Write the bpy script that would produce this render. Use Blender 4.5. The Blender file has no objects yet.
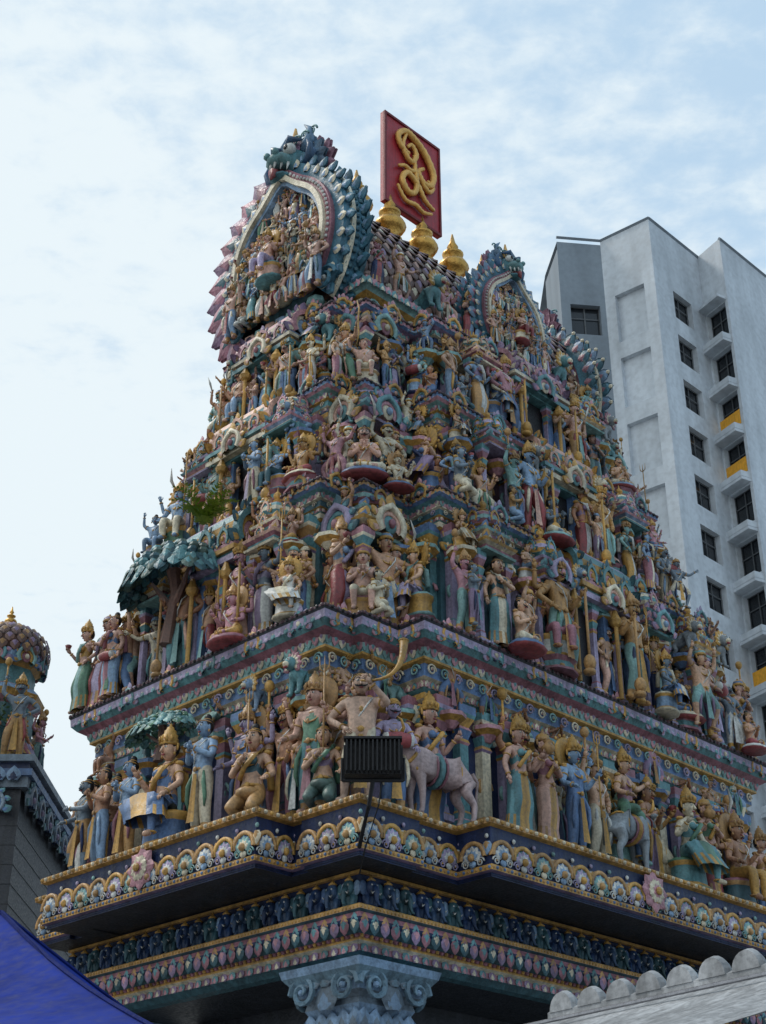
import bpy, math, random
import numpy as np
from mathutils import Vector, Matrix
random.seed(11)
R=random.random
def ru(a,b): return a+(b-a)*random.random()
scene=bpy.context.scene
EYE=1.6
# ------------------------------------------------------------------ colours
def lin(r,g,b):
    o=[]
    for c in (r,g,b):
        c/=255.0
        o.append(c/12.92 if c<=0.04045 else ((c+0.055)/1.055)**2.4)
    return o
C={'teal':lin(72,140,146),'pteal':lin(128,178,172),'dteal':lin(38,88,100),'blue':lin(62,104,160),'lblue':lin(128,162,198),
'navy':lin(30,46,86),'pink':lin(204,134,146),'rose':lin(160,80,98),'salmon':lin(222,166,140),'mauve':lin(140,104,146),
'lilac':lin(172,152,188),'cream':lin(232,216,182),'gold':lin(200,150,58),'ochre':lin(190,142,78),'green':lin(66,128,86),
'dgreen':lin(44,84,66),'white':lin(222,220,212),'dark':lin(26,24,28),'brown':lin(110,70,52),'red':lin(150,48,50),
'grey':lin(128,134,140),'bgrey':lin(104,122,140),'maroon':lin(84,38,50),'purple':lin(92,62,116),'dgrey':lin(50,54,62)}
for _k in C:
    if _k in('dark','dgrey','navy'): continue
    f_=.10 if _k in('red','brown','maroon','ochre','dteal','gold') else .24
    C[_k]=[a*(1-f_)*1.05+f_*b for a,b in zip(C[_k],(.33,.39,.41))]
def pal(*n): return np.array([C[x] if isinstance(x,str) else x for x in n],dtype=np.float64)
# ------------------------------------------------------------------ proto
class P:
    def __init__(s): s.v=[];s.f=[];s.k=[];s.n=0;s.c=None
    def add(s,v,f,k):
        v=np.asarray(v,dtype=np.float64).reshape(-1,3)
        s.v.append(v); o=s.n
        for i,q in enumerate(f):
            s.f.append([a+o for a in q]); s.k.append(k if isinstance(k,int) else k[i])
        s.n+=len(v); s.c=None; return s
    def merge(s,o,M,km=None):
        V,L,S,K=o.comp(); M=np.asarray(M)
        V2=V@M[:3,:3].T+M[:3,3]
        s.add(V2,o.f,[ (km[k] if km else k) for k in o.k]); return s
    def comp(s):
        if s.c is None:
            s.c=(np.vstack(s.v),np.array([a for q in s.f for a in q],dtype=np.int64),np.array([len(q) for q in s.f],dtype=np.int64),np.array(s.k,dtype=np.int64))
        return s.c
class Batch:
    def __init__(s): s.V=[];s.L=[];s.S=[];s.Cc=[];s.sm=[];s.n=0
    def add(s,p,M,pl,smooth=False,var=0.14):
        V,L,S,K=p.comp(); M=np.asarray(M)
        s.V.append(V@M[:3,:3].T+M[:3,3]); s.L.append(L+s.n); s.S.append(S)
        col=pl[K]*(1+var*(R()*2-1.15)); s.Cc.append(np.repeat(col,S,axis=0)); s.sm.append(np.full(len(S),smooth)); s.n+=len(V)
    def build(s,name,mat,parent=None,M=None):
        V=np.vstack(s.V);L=np.concatenate(s.L);S=np.concatenate(s.S);Cc=np.vstack(s.Cc);sm=np.concatenate(s.sm)
        me=bpy.data.meshes.new(name)
        me.vertices.add(len(V)); me.vertices.foreach_set('co',V.astype(np.float32).ravel())
        me.loops.add(len(L)); me.loops.foreach_set('vertex_index',L.astype(np.int32))
        me.polygons.add(len(S)); st=np.concatenate([[0],np.cumsum(S)[:-1]])
        me.polygons.foreach_set('loop_start',st.astype(np.int32))
        try: me.polygons.foreach_set('loop_total',S.astype(np.int32))
        except Exception: pass
        me.polygons.foreach_set('use_smooth',sm)
        me.update(calc_edges=True)
        at=me.attributes.new('Col','FLOAT_COLOR','CORNER')
        a4=np.ones((len(L),4),dtype=np.float32); a4[:,:3]=np.clip(Cc,0,0.9)
        at.data.foreach_set('color',a4.ravel())
        me.validate(); me.materials.append(mat)
        ob=bpy.data.objects.new(name,me); scene.collection.objects.link(ob)
        if parent is not None: ob.parent=parent
        if M is not None: ob.matrix_world=M
        return ob
def T(x=0,y=0,z=0,rz=0,s=1,rx=0,ry=0,sx=1,sy=1,sz=1):
    return np.array(Matrix.Translation((x,y,z))@Matrix.Rotation(rz,4,'Z')@Matrix.Rotation(ry,4,'Y')@Matrix.Rotation(rx,4,'X')@Matrix.Diagonal((s*sx,s*sy,s*sz,1)))
# ------------------------------------------------------------------ primitives
def lathe(p,prof,n,keys,c=(0,0,0),ph=0.0,ex=1,ey=1):
    v=[];f=[];k=[]
    for (r,z) in prof:
        for i in range(n):
            a=2*math.pi*i/n+ph
            v.append((c[0]+r*ex*math.cos(a),c[1]+r*ey*math.sin(a),c[2]+z))
    for j in range(len(prof)-1):
        for i in range(n):
            i2=(i+1)%n
            f.append((j*n+i,j*n+i2,(j+1)*n+i2,(j+1)*n+i)); k.append(keys if isinstance(keys,int) else keys[j%len(keys)])
    f.append(tuple(range(n))[::-1]);k.append(k[0]); f.append(tuple((len(prof)-1)*n+i for i in range(n)));k.append(k[-2])
    p.add(v,f,k)
def ell(p,c,r,k,nu=8,nv=6,rz=0,fn=None):
    v=[];f=[]
    cr,sr=math.cos(rz),math.sin(rz)
    for j in range(nv+1):
        t=-math.pi/2+math.pi*j/nv
        for i in range(nu):
            a=2*math.pi*i/nu
            q=[r[0]*math.cos(t)*math.cos(a),r[1]*math.cos(t)*math.sin(a),r[2]*math.sin(t)]
            if fn: q=fn(q)
            v.append((c[0]+q[0]*cr-q[1]*sr,c[1]+q[0]*sr+q[1]*cr,c[2]+q[2]))
    for j in range(nv):
        for i in range(nu):
            i2=(i+1)%nu; f.append((j*nu+i,j*nu+i2,(j+1)*nu+i2,(j+1)*nu+i))
    p.add(v,f,k)
def tube(p,path,rad,k,n=5):
    pts=[Vector(q) for q in path]; v=[];f=[]
    for i,q in enumerate(pts):
        d=(pts[min(i+1,len(pts)-1)]-pts[max(i-1,0)]).normalized()
        up=Vector((0,1,0)) if abs(d.y)<.8 else Vector((1,0,0))
        a=d.cross(up).normalized(); b=d.cross(a)
        r=rad if isinstance(rad,(int,float)) else rad[i]
        for j in range(n):
            t=2*math.pi*j/n; v.append(tuple(q+a*r*math.cos(t)+b*r*math.sin(t)))
    for i in range(len(pts)-1):
        for j in range(n):
            j2=(j+1)%n; f.append((i*n+j,i*n+j2,(i+1)*n+j2,(i+1)*n+j))
    f.append(tuple(range(n))[::-1]); f.append(tuple((len(pts)-1)*n+j for j in range(n)))
    p.add(v,f,k)
def ring(p,c,d,Rr,r,k,n=10,ex=1.0,ey=1.0):
    d=Vector(d).normalized(); up=Vector((0,1,0)) if abs(d.y)<.8 else Vector((1,0,0))
    a=d.cross(up).normalized(); b=d.cross(a); v=[];f=[];m=4
    for i in range(n):
        t=2*math.pi*i/n; o=a*math.cos(t)*ex+b*math.sin(t)*ey
        for j in range(m):
            s=2*math.pi*j/m; v.append(tuple(Vector(c)+o*(Rr+r*math.cos(s))+d*r*math.sin(s)))
    for i in range(n):
        for j in range(m):
            f.append((i*m+j,((i+1)%n)*m+j,((i+1)%n)*m+(j+1)%m,i*m+(j+1)%m))
    p.add(v,f,k)
def box(p,c,h,k):
    v=[(c[0]+a*h[0],c[1]+b*h[1],c[2]+d*h[2]) for a in(-1,1) for b in(-1,1) for d in(-1,1)]
    p.add(v,[(0,1,3,2),(4,6,7,5),(0,4,5,1),(2,3,7,6),(0,2,6,4),(1,5,7,3)],k)
def skin(verts,edges,radii,level):
    me=bpy.data.meshes.new('tmp'); me.from_pydata(verts,edges,[])
    ob=bpy.data.objects.new('tmp',me); scene.collection.objects.link(ob)
    ob.modifiers.new('s','SKIN')
    sv=me.skin_vertices[0].data
    for i,r in enumerate(radii):
        sv[i].radius=(r,r) if isinstance(r,(int,float)) else r; sv[i].use_root=(i==0)
    m=ob.modifiers.new('b','SUBSURF'); m.levels=level; m.render_levels=level
    bpy.context.view_layer.update()
    ev=ob.evaluated_get(bpy.context.evaluated_depsgraph_get()); mm=ev.to_mesh()
    V=np.zeros(len(mm.vertices)*3); mm.vertices.foreach_get('co',V)
    F=[tuple(q.vertices) for q in mm.polygons]; ev.to_mesh_clear()
    bpy.data.objects.remove(ob); bpy.data.meshes.remove(me)
    return V.reshape(-1,3),F
# ------------------------------------------------------------------ figures  (height 1, faces -Y)
# keys: 0 skin 1 cloth 2 cloth2 3 gold 4 white 5 dark 6 red 7 accent
ARM={'down':((.155,.02,.64),(.165,-.03,.51)),'hip':((.235,.03,.66),(.125,-.05,.57)),'bless':((.17,0,.64),(.175,-.12,.735)),
'give':((.165,0,.64),(.175,-.13,.58)),'pray':((.155,-.04,.64),(.024,-.145,.715)),'up':((.215,-.02,.86),(.19,-.05,1.01)),
'out':((.25,-.02,.75),(.35,-.07,.82)),'backup':((.235,.06,.74),(.27,.02,.90)),'across':((.15,-.08,.66),(-.05,-.16,.68)),
'blow':((.20,-.09,.74),(.07,-.19,.86)),'knee':((.17,-.03,.65),(.16,-.15,.55))}
def leg(kind,s):
    if kind=='stand': return (.055*s,0,.50),(.062*s,-.015,.28),(.062*s,.01,.05),(.08*s,-.085,.022)
    if kind=='contra': return ((.055,0,.50),(.06,0,.28),(.055,.01,.05),(.075,-.085,.022)) if s>0 else ((-.055,0,.50),(-.10,-.07,.30),(-.12,-.01,.05),(-.17,-.08,.022))
    if kind=='seat': return (.06*s,0,.31),(.095*s,-.2,.32),(.085*s,-.19,.08),(.1*s,-.27,.045)
    if kind=='seat1': return ((.06,0,.31),(.10,-.2,.32),(.09,-.19,.08),(.1,-.27,.045)) if s>0 else ((-.06,0,.31),(-.22,-.13,.32),(-.02,-.19,.29),(.06,-.2,.29))
    if kind=='cross': return (.06*s,0,.10),(.21*s,-.11,.075),(-.05*s,-.185-.015*s,.06),(-.11*s,-.19-.015*s,.055)
    if kind=='kneel': return (.06*s,.06,.20),(.085*s,-.13,.06),(.085*s,.11,.05),(.085*s,.18,.03)
    if kind=='dance': return (.055*s,0,.43),(.19*s,-.06,.31),(.13*s,0,.05),(.21*s,-.04,.022)
    if kind=='lunge': return ((.055,0,.44),(.2,-.06,.29),(.22,-.02,.05),(.28,-.09,.022)) if s>0 else ((-.055,0,.44),(-.14,-.02,.25),(-.26,.02,.05),(-.31,-.05,.022))
    if kind=='ride': return (.07*s,0,.31),(.17*s,-.09,.27),(.17*s,-.03,.08),(.18*s,-.11,.05)
PZ={'stand':.52,'contra':.52,'seat':.33,'seat1':.33,'cross':.125,'kneel':.225,'dance':.45,'lunge':.46,'ride':.33}
def head(p,c,crown,mus,turn=0,fem=False,lod=2):
    h=P(); nu,nv=(12,10) if lod>1 else (9,7)
    def fn(q):
        x,y,z=q
        if z<0: k=1-.35*(-z/.078)**1.5; x*=k; y=y*(1-.12*(-z/.078))
        return [x,y,z]
    ell(h,(0,0,0),(.058,.064,.078),0,nu,nv,fn=fn)
    tube(h,[(0,-.058,.018),(0,-.072,-.008),(0,-.078,-.02),(0,-.06,-.026)],[.005,.009,.013,.008],0,5)
    for s in(-1,1):
        ell(h,(.022*s,-.055,.012),(.014,.009,.0085),4,6,4); ell(h,(.022*s,-.0625,.012),(.0055,.003,.006),5,5,4)
        tube(h,[(.008*s,-.062,.028),(.022*s,-.063,.034),(.038*s,-.052,.028)],.0035,5,4)
        ell(h,(.060*s,.002,.0),(.010,.014,.026),0,5,4); ell(h,(.064*s,-.004,-.032),(.011,.011,.014),3,5,4)
    ell(h,(0,-.056,-.042),(.018,.01,.0075),6,6,4)
    if mus:
        for s in(-1,1): tube(h,[(0,-.066,-.032),(.02*s,-.066,-.034),(.042*s,-.055,-.024),(.05*s,-.05,-.012)],[.007,.008,.006,.002],5,4)
    ell(h,(0,.022,.022),(.066,.062,.070),5,9,6)
    if crown=='kirita':
        lathe(h,[(.066,.034),(.074,.045),(.070,.058),(.060,.062),(.064,.085),(.056,.092),(.058,.115),(.046,.124),(.044,.148),(.030,.158),(.026,.175),(.010,.185),(.012,.197),(0.001,.212)],9,[3,3,3,3,2,3,3,3,3,3,3,3,3])
        for i in range(5):
            a=-math.pi/2+(i-2)*.5; tube(h,[(.07*math.cos(a),.07*math.sin(a),.05),(.074*math.cos(a),.074*math.sin(a),.085),(.066*math.cos(a),.066*math.sin(a),.105)],[.012,.012,.002],3,4)
    elif crown=='low':
        lathe(h,[(.066,.034),(.075,.048),(.066,.066),(.062,.09),(.04,.108),(.018,.116),(.012,.135),(.001,.145)],9,[3,3,2,3,3,3,3])
    elif crown=='bun':
        ell(h,(0,.03,.10),(.034,.034,.036),5,8,5); ring(h,(0,.025,.078),(0,.1,1),.034,.007,3)
        ring(h,(0,.006,.045),(0,.15,1),.062,.005,3)
    elif crown=='turban':
        for q,z in((.062,.05),(.058,.068),(.045,.085)): ring(h,(0,.005,z),(0,0,1),q-.01,.016,2,9)
    if crown in('kirita','low'):
        for s in(-1,1): ell(h,(.076*s,.01,.02),(.012,.01,.03),3,5,4)
    p.merge(h,T(c[0],c[1],c[2],turn))
def hand(p,w,d,lod,key=0):
    w=Vector(w); d=Vector(d).normalized(); lat=d.cross(Vector((0,-1,.2)))
    if lat.length<.1: lat=Vector((1,0,0))
    lat.normalize(); nrm=d.cross(lat)
    palm=w+d*.028
    tube(p,[tuple(w-d*.005),tuple(palm),tuple(w+d*.05)],[.015,.021,.017],key,6)
    if lod<1: return
    for i,l in enumerate((.034,.043,.04,.03)):
        o=w+d*.046+lat*(.0105*(i-1.5)); 
        tube(p,[tuple(o),tuple(o+d*l*.55+lat*.002*(i-1.5)),tuple(o+d*l*.92+nrm*l*.4)],[.0062,.0056,.0035],key,4)
    o=w+d*.018+lat*.016; tube(p,[tuple(o),tuple(o+lat*.02+d*.014),tuple(o+lat*.024+d*.034)],[.008,.007,.004],key,4)
def fig(legs='stand',aL='down',aR='down',dress='dhoti',chest='bare',crown='kirita',extra=False,props=(),lod=2,fem=False,lean=(0,0),mus=False,turn=0,halo=False,fat=1.0):
    p=P(); dz=PZ[legs]-.52; py=.06 if legs=='kneel' else 0
    lx,ly=lean
    def U(q):
        k=(q[2]-.52)/.4; return (q[0]+lx*k,q[1]+py+ly*k,q[2]+dz)
    Vv=[];E=[];Rd=[];lab=[]
    def nv(q,r): Vv.append(tuple(q));Rd.append(r);return len(Vv)-1
    def e(a,b,l): E.append((a,b));lab.append(l)
    tl={'bare':'skin','blouse':'acc'}[chest]
    wst=.058*fat if fem else .068*fat
    pel=nv(U((0,0,.52)),.078*(1.08 if fem else 1)*fat); spi=nv(U((0,-.008*fat,.63)),wst if fat==1 else .085*fat); che=nv(U((0,0,.735)),.083 if fem else .092); nb=nv(U((0,0,.805)),.05); nk=nv(U((0,-.004,.85)),.03)
    e(pel,spi,tl if not fem else 'skin'); e(spi,che,tl); e(che,nb,'skin'); e(nb,nk,'skin')
    hands=[]
    ab=.9 if fem else 1.0
    def arm(s,kind,r=1.0,up=0):
        el,wr=ARM[kind]
        sh=nv(U((.112*s*ab,0,.783-up)),.042*r*ab); a=nv(U((el[0]*s,el[1],el[2])),.031*r*ab); w=nv(U((wr[0]*s,wr[1],wr[2])),.020*r*ab)
        e(che,sh,'skin'); e(sh,a,'skin'); e(a,w,'skin')
        S_,A_,W_=Vector(Vv[sh]),Vector(Vv[a]),Vector(Vv[w]); hands.append((s,W_,(W_-A_).normalized(),kind))
        ring(p,W_.lerp(A_,.12),W_-A_,.0215*ab,.007,3,8); ring(p,S_.lerp(A_,.5),A_-S_,.036*ab,.008,3,8)
        ell(p,tuple(S_+Vector((.012*s,0,.022))),(.036,.036,.02),3,7,4)
    arm(1,aL); arm(-1,aR)
    if extra: arm(1,'backup',.9,.015); arm(-1,'backup',.9,.015)
    lj=[]
    for s in(1,-1):
        h_,k_,a_,t_=leg(legs,s)
        dh=dress=='dhoti'
        h=nv(h_,.066*fat); k=nv(k_,.054 if dh else .046); a=nv(a_,.042 if dh and legs not in('cross','kneel') else .027); 
        t=nv(t_,.02)
        e(pel,h,'cloth'); e(h,k,'cloth'); e(k,a,'cloth' if dress!='short' else 'skin'); e(a,t,'skin')
        lj.append((Vector(h_),Vector(k_),Vector(a_),Vector(t_)))
        ring(p,a_,Vector(k_)-Vector(a_),.034 if not dh else .046,.008,3,8)
    V,F=skin(Vv,E,Rd,2 if lod>=2 else 1)
    cen=np.array([V[list(q)].mean(axis=0) for q in F]); A=np.array([Vv[a] for a,b in E]); B=np.array([Vv[b] for a,b in E])
    d=B-A; dd=(d*d).sum(1); t=np.clip(((cen[:,None,:]-A[None])*d[None]).sum(2)/dd,0,1)
    di=np.linalg.norm(cen[:,None,:]-(A[None]+t[...,None]*d[None]),axis=2); rr=np.array([.5*((Rd[a])+(Rd[b])) for a,b in E]); near=(di-rr*.8).argmin(1)
    km={'skin':0,'cloth':1,'acc':7}
    keys=[km[lab[i]] for i in near]
    if legs in('stand','contra'):
        for i in range(len(keys)):
            if keys[i]==1 and (cen[i][2]<.11): keys[i]=3
    p.add(V,F,keys)
    if dress=='sari' and legs not in('cross','kneel','ride'):
        (h1,k1,a1,_),(h2,k2,a2,_)=lj
        cps=[((Vector(Vv[pel])+Vector((0,0,.045))),.072,.062),((h1+h2)/2,(h1-h2).length/2+.068,.078),((h1+h2+k1+k2)/4,(k1-k2).length/2*.6+.078,.078),((k1+k2)/2,(k1-k2).length/2+.062,.070),((k1+k2+a1+a2)/4,(k1-k2).length/4+(a1-a2).length/4+.062,.062),((a1+a2)/2+Vector((0,-.01,-.02)),(a1-a2).length/2+.075,.078)]
        n=22; v=[];f=[];kk=[]
        for j,(c,w,th) in enumerate(cps):
            a=cps[max(j-1,0)][0];b=cps[min(j+1,len(cps)-1)][0]; dr=(b-a).normalized(); xa=Vector((1,0,0)); ya=dr.cross(xa).normalized()
            if ya.y>0: ya=-ya
            for i in range(n):
                tt=2*math.pi*i/n; rip=1+(.075 if j>1 else .02)*math.sin(tt*9)
                v.append(tuple(c+xa*w*rip*math.cos(tt)+ya*th*rip*math.sin(tt)))
        for j in range(len(cps)-1):
            for i in range(n):
                f.append((j*n+i,j*n+(i+1)%n,(j+1)*n+(i+1)%n,(j+1)*n+i)); kk.append(3 if (j==4 and i%2==0) else (2 if i in(4,5,6) else 1))
        p.add(v,f,kk)
    else:
        if legs in('stand','contra','dance','lunge'):
            zt=PZ[legs]-.01; n=6
            v=[];f=[]
            for j in range(n+1):
                q=j/n; z=zt-(zt-.1)*q; w=.018+.03*q
                for i,xx in enumerate((-1,-.5,0,.5,1)): v.append((xx*w,-.078-.03*q-(.014 if i%2 else 0),z))
            for j in range(n):
                for i in range(4): f.append((j*5+i,j*5+i+1,(j+1)*5+i+1,(j+1)*5+i))
            p.add(v,f,2)
            for s in(-1,1):
                tube(p,[(s*.07,-.05,zt+.02),(s*.10,-.07,zt-.08),(s*.115,-.06,zt-.2),(s*.10,-.05,zt-.28)],[.012,.02,.018,.008],7,5)
        elif legs in('cross','kneel','seat','seat1','ride'):
            ell(p,(0,-.07+py,PZ[legs]-.03),(.10,.085,.05),1,8,5)
    pc=Vector(Vv[pel]); ring(p,tuple(pc+Vector((0,0,.035))),(0,0,1),.073*fat,.014,3,12)
    ell(p,(pc.x,pc.y-.088,pc.z+.03),(.024,.012,.024),3,6,4)
    cc=Vector(U((0,0,.80))); ring(p,tuple(cc),(0,-.35,1),.052,.008,3,10)
    ring(p,tuple(Vector(U((0,-.035,.755)))),(0,-1.2,.8),.066,.008,3,10)
    ell(p,U((0,-.095,.70)),(.016,.01,.022),3,5,4)
    if fem or chest=='blouse':
        if fem:
            for s in(-1,1): ell(p,U((.036*s,-.072,.738)),(.034,.032,.034),7,8,6)
            tube(p,[U((-.07,-.07,.60)),U((-.02,-.10,.68)),U((.05,-.10,.76)),U((.085,-.02,.825)),U((.10,.07,.74)),U((.11,.09,.55))],[.022,.02,.022,.024,.03,.03],2,6)
    else:
        tube(p,[U((.08,-.045,.80)),U((.05,-.093,.735)),U((-.01,-.088,.65)),U((-.06,-.05,.57))],[.007]*4,4,4)
    head(p,U((0,-.012,.918)),crown,mus,turn,fem,lod)
    if halo:
        hc=U((0,.055,.95)); n=16
        pr=P(); lathe(pr,[(.02,0),(.15,.0),(.165,.02),(.15,.035)],16,[7,3,3]); 
        p.merge(pr,T(hc[0],hc[1]+.03,hc[2],rx=math.pi/2))
        for i in range(n):
            a=2*math.pi*i/n; ell(p,(hc[0]+.18*math.cos(a),hc[1]+.02,hc[2]+.18*math.sin(a)),(.02,.012,.02),3,5,4)
    for (s,W_,dr,kind) in hands[:]: hand(p,W_,dr,lod)
    H={1:hands[0][1]+hands[0][2]*.04,-1:hands[1][1]+hands[1][2]*.04}
    for pr,s in props:
        h=H[s]
        if pr=='club': lathe(p,[(.05,0),(.055,.03),(.02,.06)],8,3,c=(h.x,h.y,0)) ; tube(p,[(h.x,h.y-.01,.03),(h.x,h.y-.01,h.z+.02)],.013,3,6); ell(p,(h.x,h.y-.01,.10),(.055,.055,.075),3,8,6)
        if pr=='mace': tube(p,[(h.x,h.y,h.z-.1),(h.x,h.y,h.z+.16)],.011,3,6); ell(p,(h.x,h.y,h.z+.2),(.045,.045,.055),3,8,6)
        if pr=='trident':
            tube(p,[(h.x,h.y,h.z-.4),(h.x,h.y,h.z+.3)],.008,3,5)
            for q in(-1,0,1): tube(p,[(h.x,h.y,h.z+.27),(h.x+.04*q,h.y,h.z+.30),(h.x+.045*q,h.y,h.z+.40)],[.007,.008,.002],3,4)
        if pr=='lotus':
            lathe(p,[(.008,-.02),(.03,.01),(.04,.04),(.02,.05)],7,6,c=tuple(h+Vector((0,0,.02))))
        if pr=='sword': tube(p,[tuple(h),tuple(h+Vector((.02*s,-.06,.13))),tuple(h+Vector((.07*s,-.05,.27)))],[.01,.02,.004],4,4)
        if pr=='bow': tube(p,[(h.x,h.y,h.z-.35),(h.x+.05*s,h.y,h.z-.2),(h.x+.03*s,h.y,h.z),(h.x+.05*s,h.y,h.z+.2),(h.x,h.y,h.z+.35)],[.004,.011,.012,.011,.004],3,5)
        if pr=='drum': q=Vector(U((0,-.15,.60))); dp=P(); lathe(dp,[(.05,-.13),(.06,-.1),(.075,0),(.06,.1),(.05,.13)],10,[4,6,6,4]); p.merge(dp,T(q.x,q.y,q.z,ry=math.pi/2))
        if pr=='horn':
            m=Vector(U((0,-.08,.878))); pts=[];rs=[]
            for i in range(11):
                q=i/10; pts.append(tuple(m+Vector((.20*q+.14*math.sin(q*2.2),-.06-.10*math.sin(q*3.1),.02+ -.05*math.sin(q*3)+.32*q**2.4)))); rs.append(.009+.024*q**2)
            tube(p,pts,rs,3,8); ring(p,pts[-1],(.1,0,1),.032,.008,3,10)
        if pr=='vessel': lathe(p,[(.01,0),(.05,.02),(.065,.06),(.03,.1),(.045,.12)],9,3,c=tuple(h+Vector((0,-.02,0))))
    if legs in('seat','seat1'):
        lathe(p,[(.2,0),(.22,.03),(.18,.06),(.17,.2),(.2,.235),(.185,.262)],10,[2,3,7,3,2],c=(0,.03,0),ex=1.05,ey=.75)
    if legs in('cross',):
        lathe(p,[(.22,-.05),(.27,-.02),(.23,.03)],12,[6,2],c=(0,-.06,0),ey=.75)
    return p
# ornaments ------------------------------------------------------
PET=P()
rows=[(0,.30),(.3,.5),(.62,.42),(.85,.2),(1.0,.02)]
def petal(p,sc,yo,k,bend=0):
    v=[];f=[]
    for z,w in rows:
        z2=z*sc; b=bend*z*z
        for i,x in enumerate((-1,-.5,0,.5,1)): v.append((x*w*sc+b,yo-(0,.10,.15,.10,0)[i]*sc*(1.1-z*.6),z2))
    for j in range(4):
        for i in range(4): f.append((j*5+i,j*5+i+1,(j+1)*5+i+1,(j+1)*5+i))
    p.add(v,f,k)
petal(PET,1,0,0); petal(PET,.62,-.07,1)
FLM=P(); petal(FLM,1,0,0,.28); petal(FLM,.62,-.07,1,.18); petal(FLM,1,.12,0,.28)
KUD=P()
def archring(p,R0,R1,y0,y1,key,a0=-40,a1=220,n=18,og=.0,cz=0,sx=1,sz=1):
    v=[];f=[]
    for i in range(n+1):
        a=math.radians(a0+(a1-a0)*i/n); o=og*math.exp(-((math.degrees(a)-90)/16)**2)
        for (r,y) in((R0,y0),(R1,y0),(R1,y1),(R0,y1)):
            v.append((r*sx*math.cos(a),y,cz+r*sz*math.sin(a)+o*(r/R1)))
    for i in range(n):
        for j in range(4): f.append((i*4+j,i*4+(j+1)%4,(i+1)*4+(j+1)%4,(i+1)*4+j))
    p.add(v,f,key)
archring(KUD,.30,.42,-.12,.1,0,n=12,og=.08,cz=.4); archring(KUD,.2,.30,-.06,.1,1,n=12,cz=.4)
ell(KUD,(0,-.02,.4),(.21,.05,.21),2,10,5); ell(KUD,(0,-.10,.40),(.09,.08,.11),3,7,5)
KUD.merge(PET,T(0,-.05,.82,s=.3),[4,4])
for s in(-1,1):
    KUD.merge(FLM,T(.36*s,-.04,.16,s=.3,sx=s,ry=.9*s),[4,1])
    for a in(20,60): KUD.merge(FLM,T(.40*s*math.cos(math.radians(a)),-.04,.4+.40*math.sin(math.radians(a)),s=.2,ry=s*math.radians(90-a)),[4,1])
SCR=P(); 
pts=[];rs=[]
for i in range(20):
    a=i/19*math.pi*3.2; r=.5*(1-i/19*.82); pts.append((r*math.cos(a),-.08-.1*i/19,r*math.sin(a)+.5)); rs.append(.10*(1-.5*i/19))
tube(SCR,pts,rs,0,5); ell(SCR,(0,-.15,.5),(.1,.1,.1),1,6,5)
MED=P()
archring(MED,.36,.47,-.10,.05,0,0,180,12,cz=.22); archring(MED,.26,.34,-.07,.05,3,0,180,10,cz=.22)
for i in range(5):
    a=math.radians(18+36*i); MED.merge(PET,T(.06*math.cos(a),-.06,.22+.06*math.sin(a),s=.30,ry=math.pi/2-a),[1,2])
ell(MED,(0,-.12,.24),(.11,.09,.11),0,8,5)
for s in(-1,1): MED.merge(SCR,T(.27*s,-.02,-.04,s=.27,sx=s),[1,0])
ell(MED,(0,-.06,.06),(.13,.06,.10),2,7,5); MED.merge(PET,T(.5,-.03,.60,s=.36,sz=-1),[2,0])
ell(MED,(.5,-.03,.76),(.07,.05,.07),1,6,4)
FLO=P()
for i in range(8): FLO.merge(PET,T(0,0,0,s=.5,ry=math.pi/4*i),[0,1])
for i in range(8): FLO.merge(PET,T(0,-.06,0,s=.3,ry=math.pi/4*(i+.5)),[1,0])
ell(FLO,(0,-.14,0),(.1,.06,.1),2,8,5)
PIL=P()
q2=math.sqrt(2)
lathe(PIL,[(.09*q2,0),(.09*q2,.05),(.065*q2,.07),(.06*q2,.12),(.05*q2,.14),(.05*q2,.68),(.062*q2,.70),(.05*q2,.73),(.075*q2,.80),(.055*q2,.83),(.09*q2,.9),(.10*q2,.93),(.10*q2,1.0)],4,[0,1,0,2,0,1,2,3,1,2,0,3],ph=math.pi/4)
def kuta(dome=8):
    p=P(); h=math.pi/4
    lathe(p,[(.50*q2,0),(.52*q2,.04),(.46*q2,.07),(.44*q2,.13),(.52*q2,.18),(.55*q2,.23),(.47*q2,.28),(.36*q2,.31),(.35*q2,.42),(.42*q2,.46),(.44*q2,.51),(.36*q2,.55),(.28*q2,.57),(.27*q2,.64)],4,[0,1,2,3,1,0,4,2,3,0,1,2,4],ph=h)
    lathe(p,[(.27,.63),(.37,.67),(.42,.74),(.40,.83),(.30,.93),(.16,1.0),(.1,1.02)],dome,[1,2,0,2,3,3])
    lathe(p,[(.11,1.01),(.14,1.05),(.06,1.09),(.10,1.15),(.10,1.2),(.03,1.26),(.01,1.36)],8,5)
    for i in range(4):
        a=i*math.pi/2
        for (d,z,s) in((.50,.14,.30),(.40,.42,.26),(.34,.66,.34)):
            p.merge(KUD,np.array(Matrix.Rotation(a,4,'Z'))@T(0,-d,z,s=s),[1,2,3,5,4])
        for x in(-.36,.36): p.merge(PET,np.array(Matrix.Rotation(a,4,'Z'))@T(x,-.50,.18,s=.16),[3,1])
        p.merge(FLM,np.array(Matrix.Rotation(a+h,4,'Z'))@T(0,-.66,.24,s=.18),[1,4]); p.merge(FLM,np.array(Matrix.Rotation(a+h,4,'Z'))@T(0,-.52,.50,s=.16),[4,1])
    return p
KUT=kuta()
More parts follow.
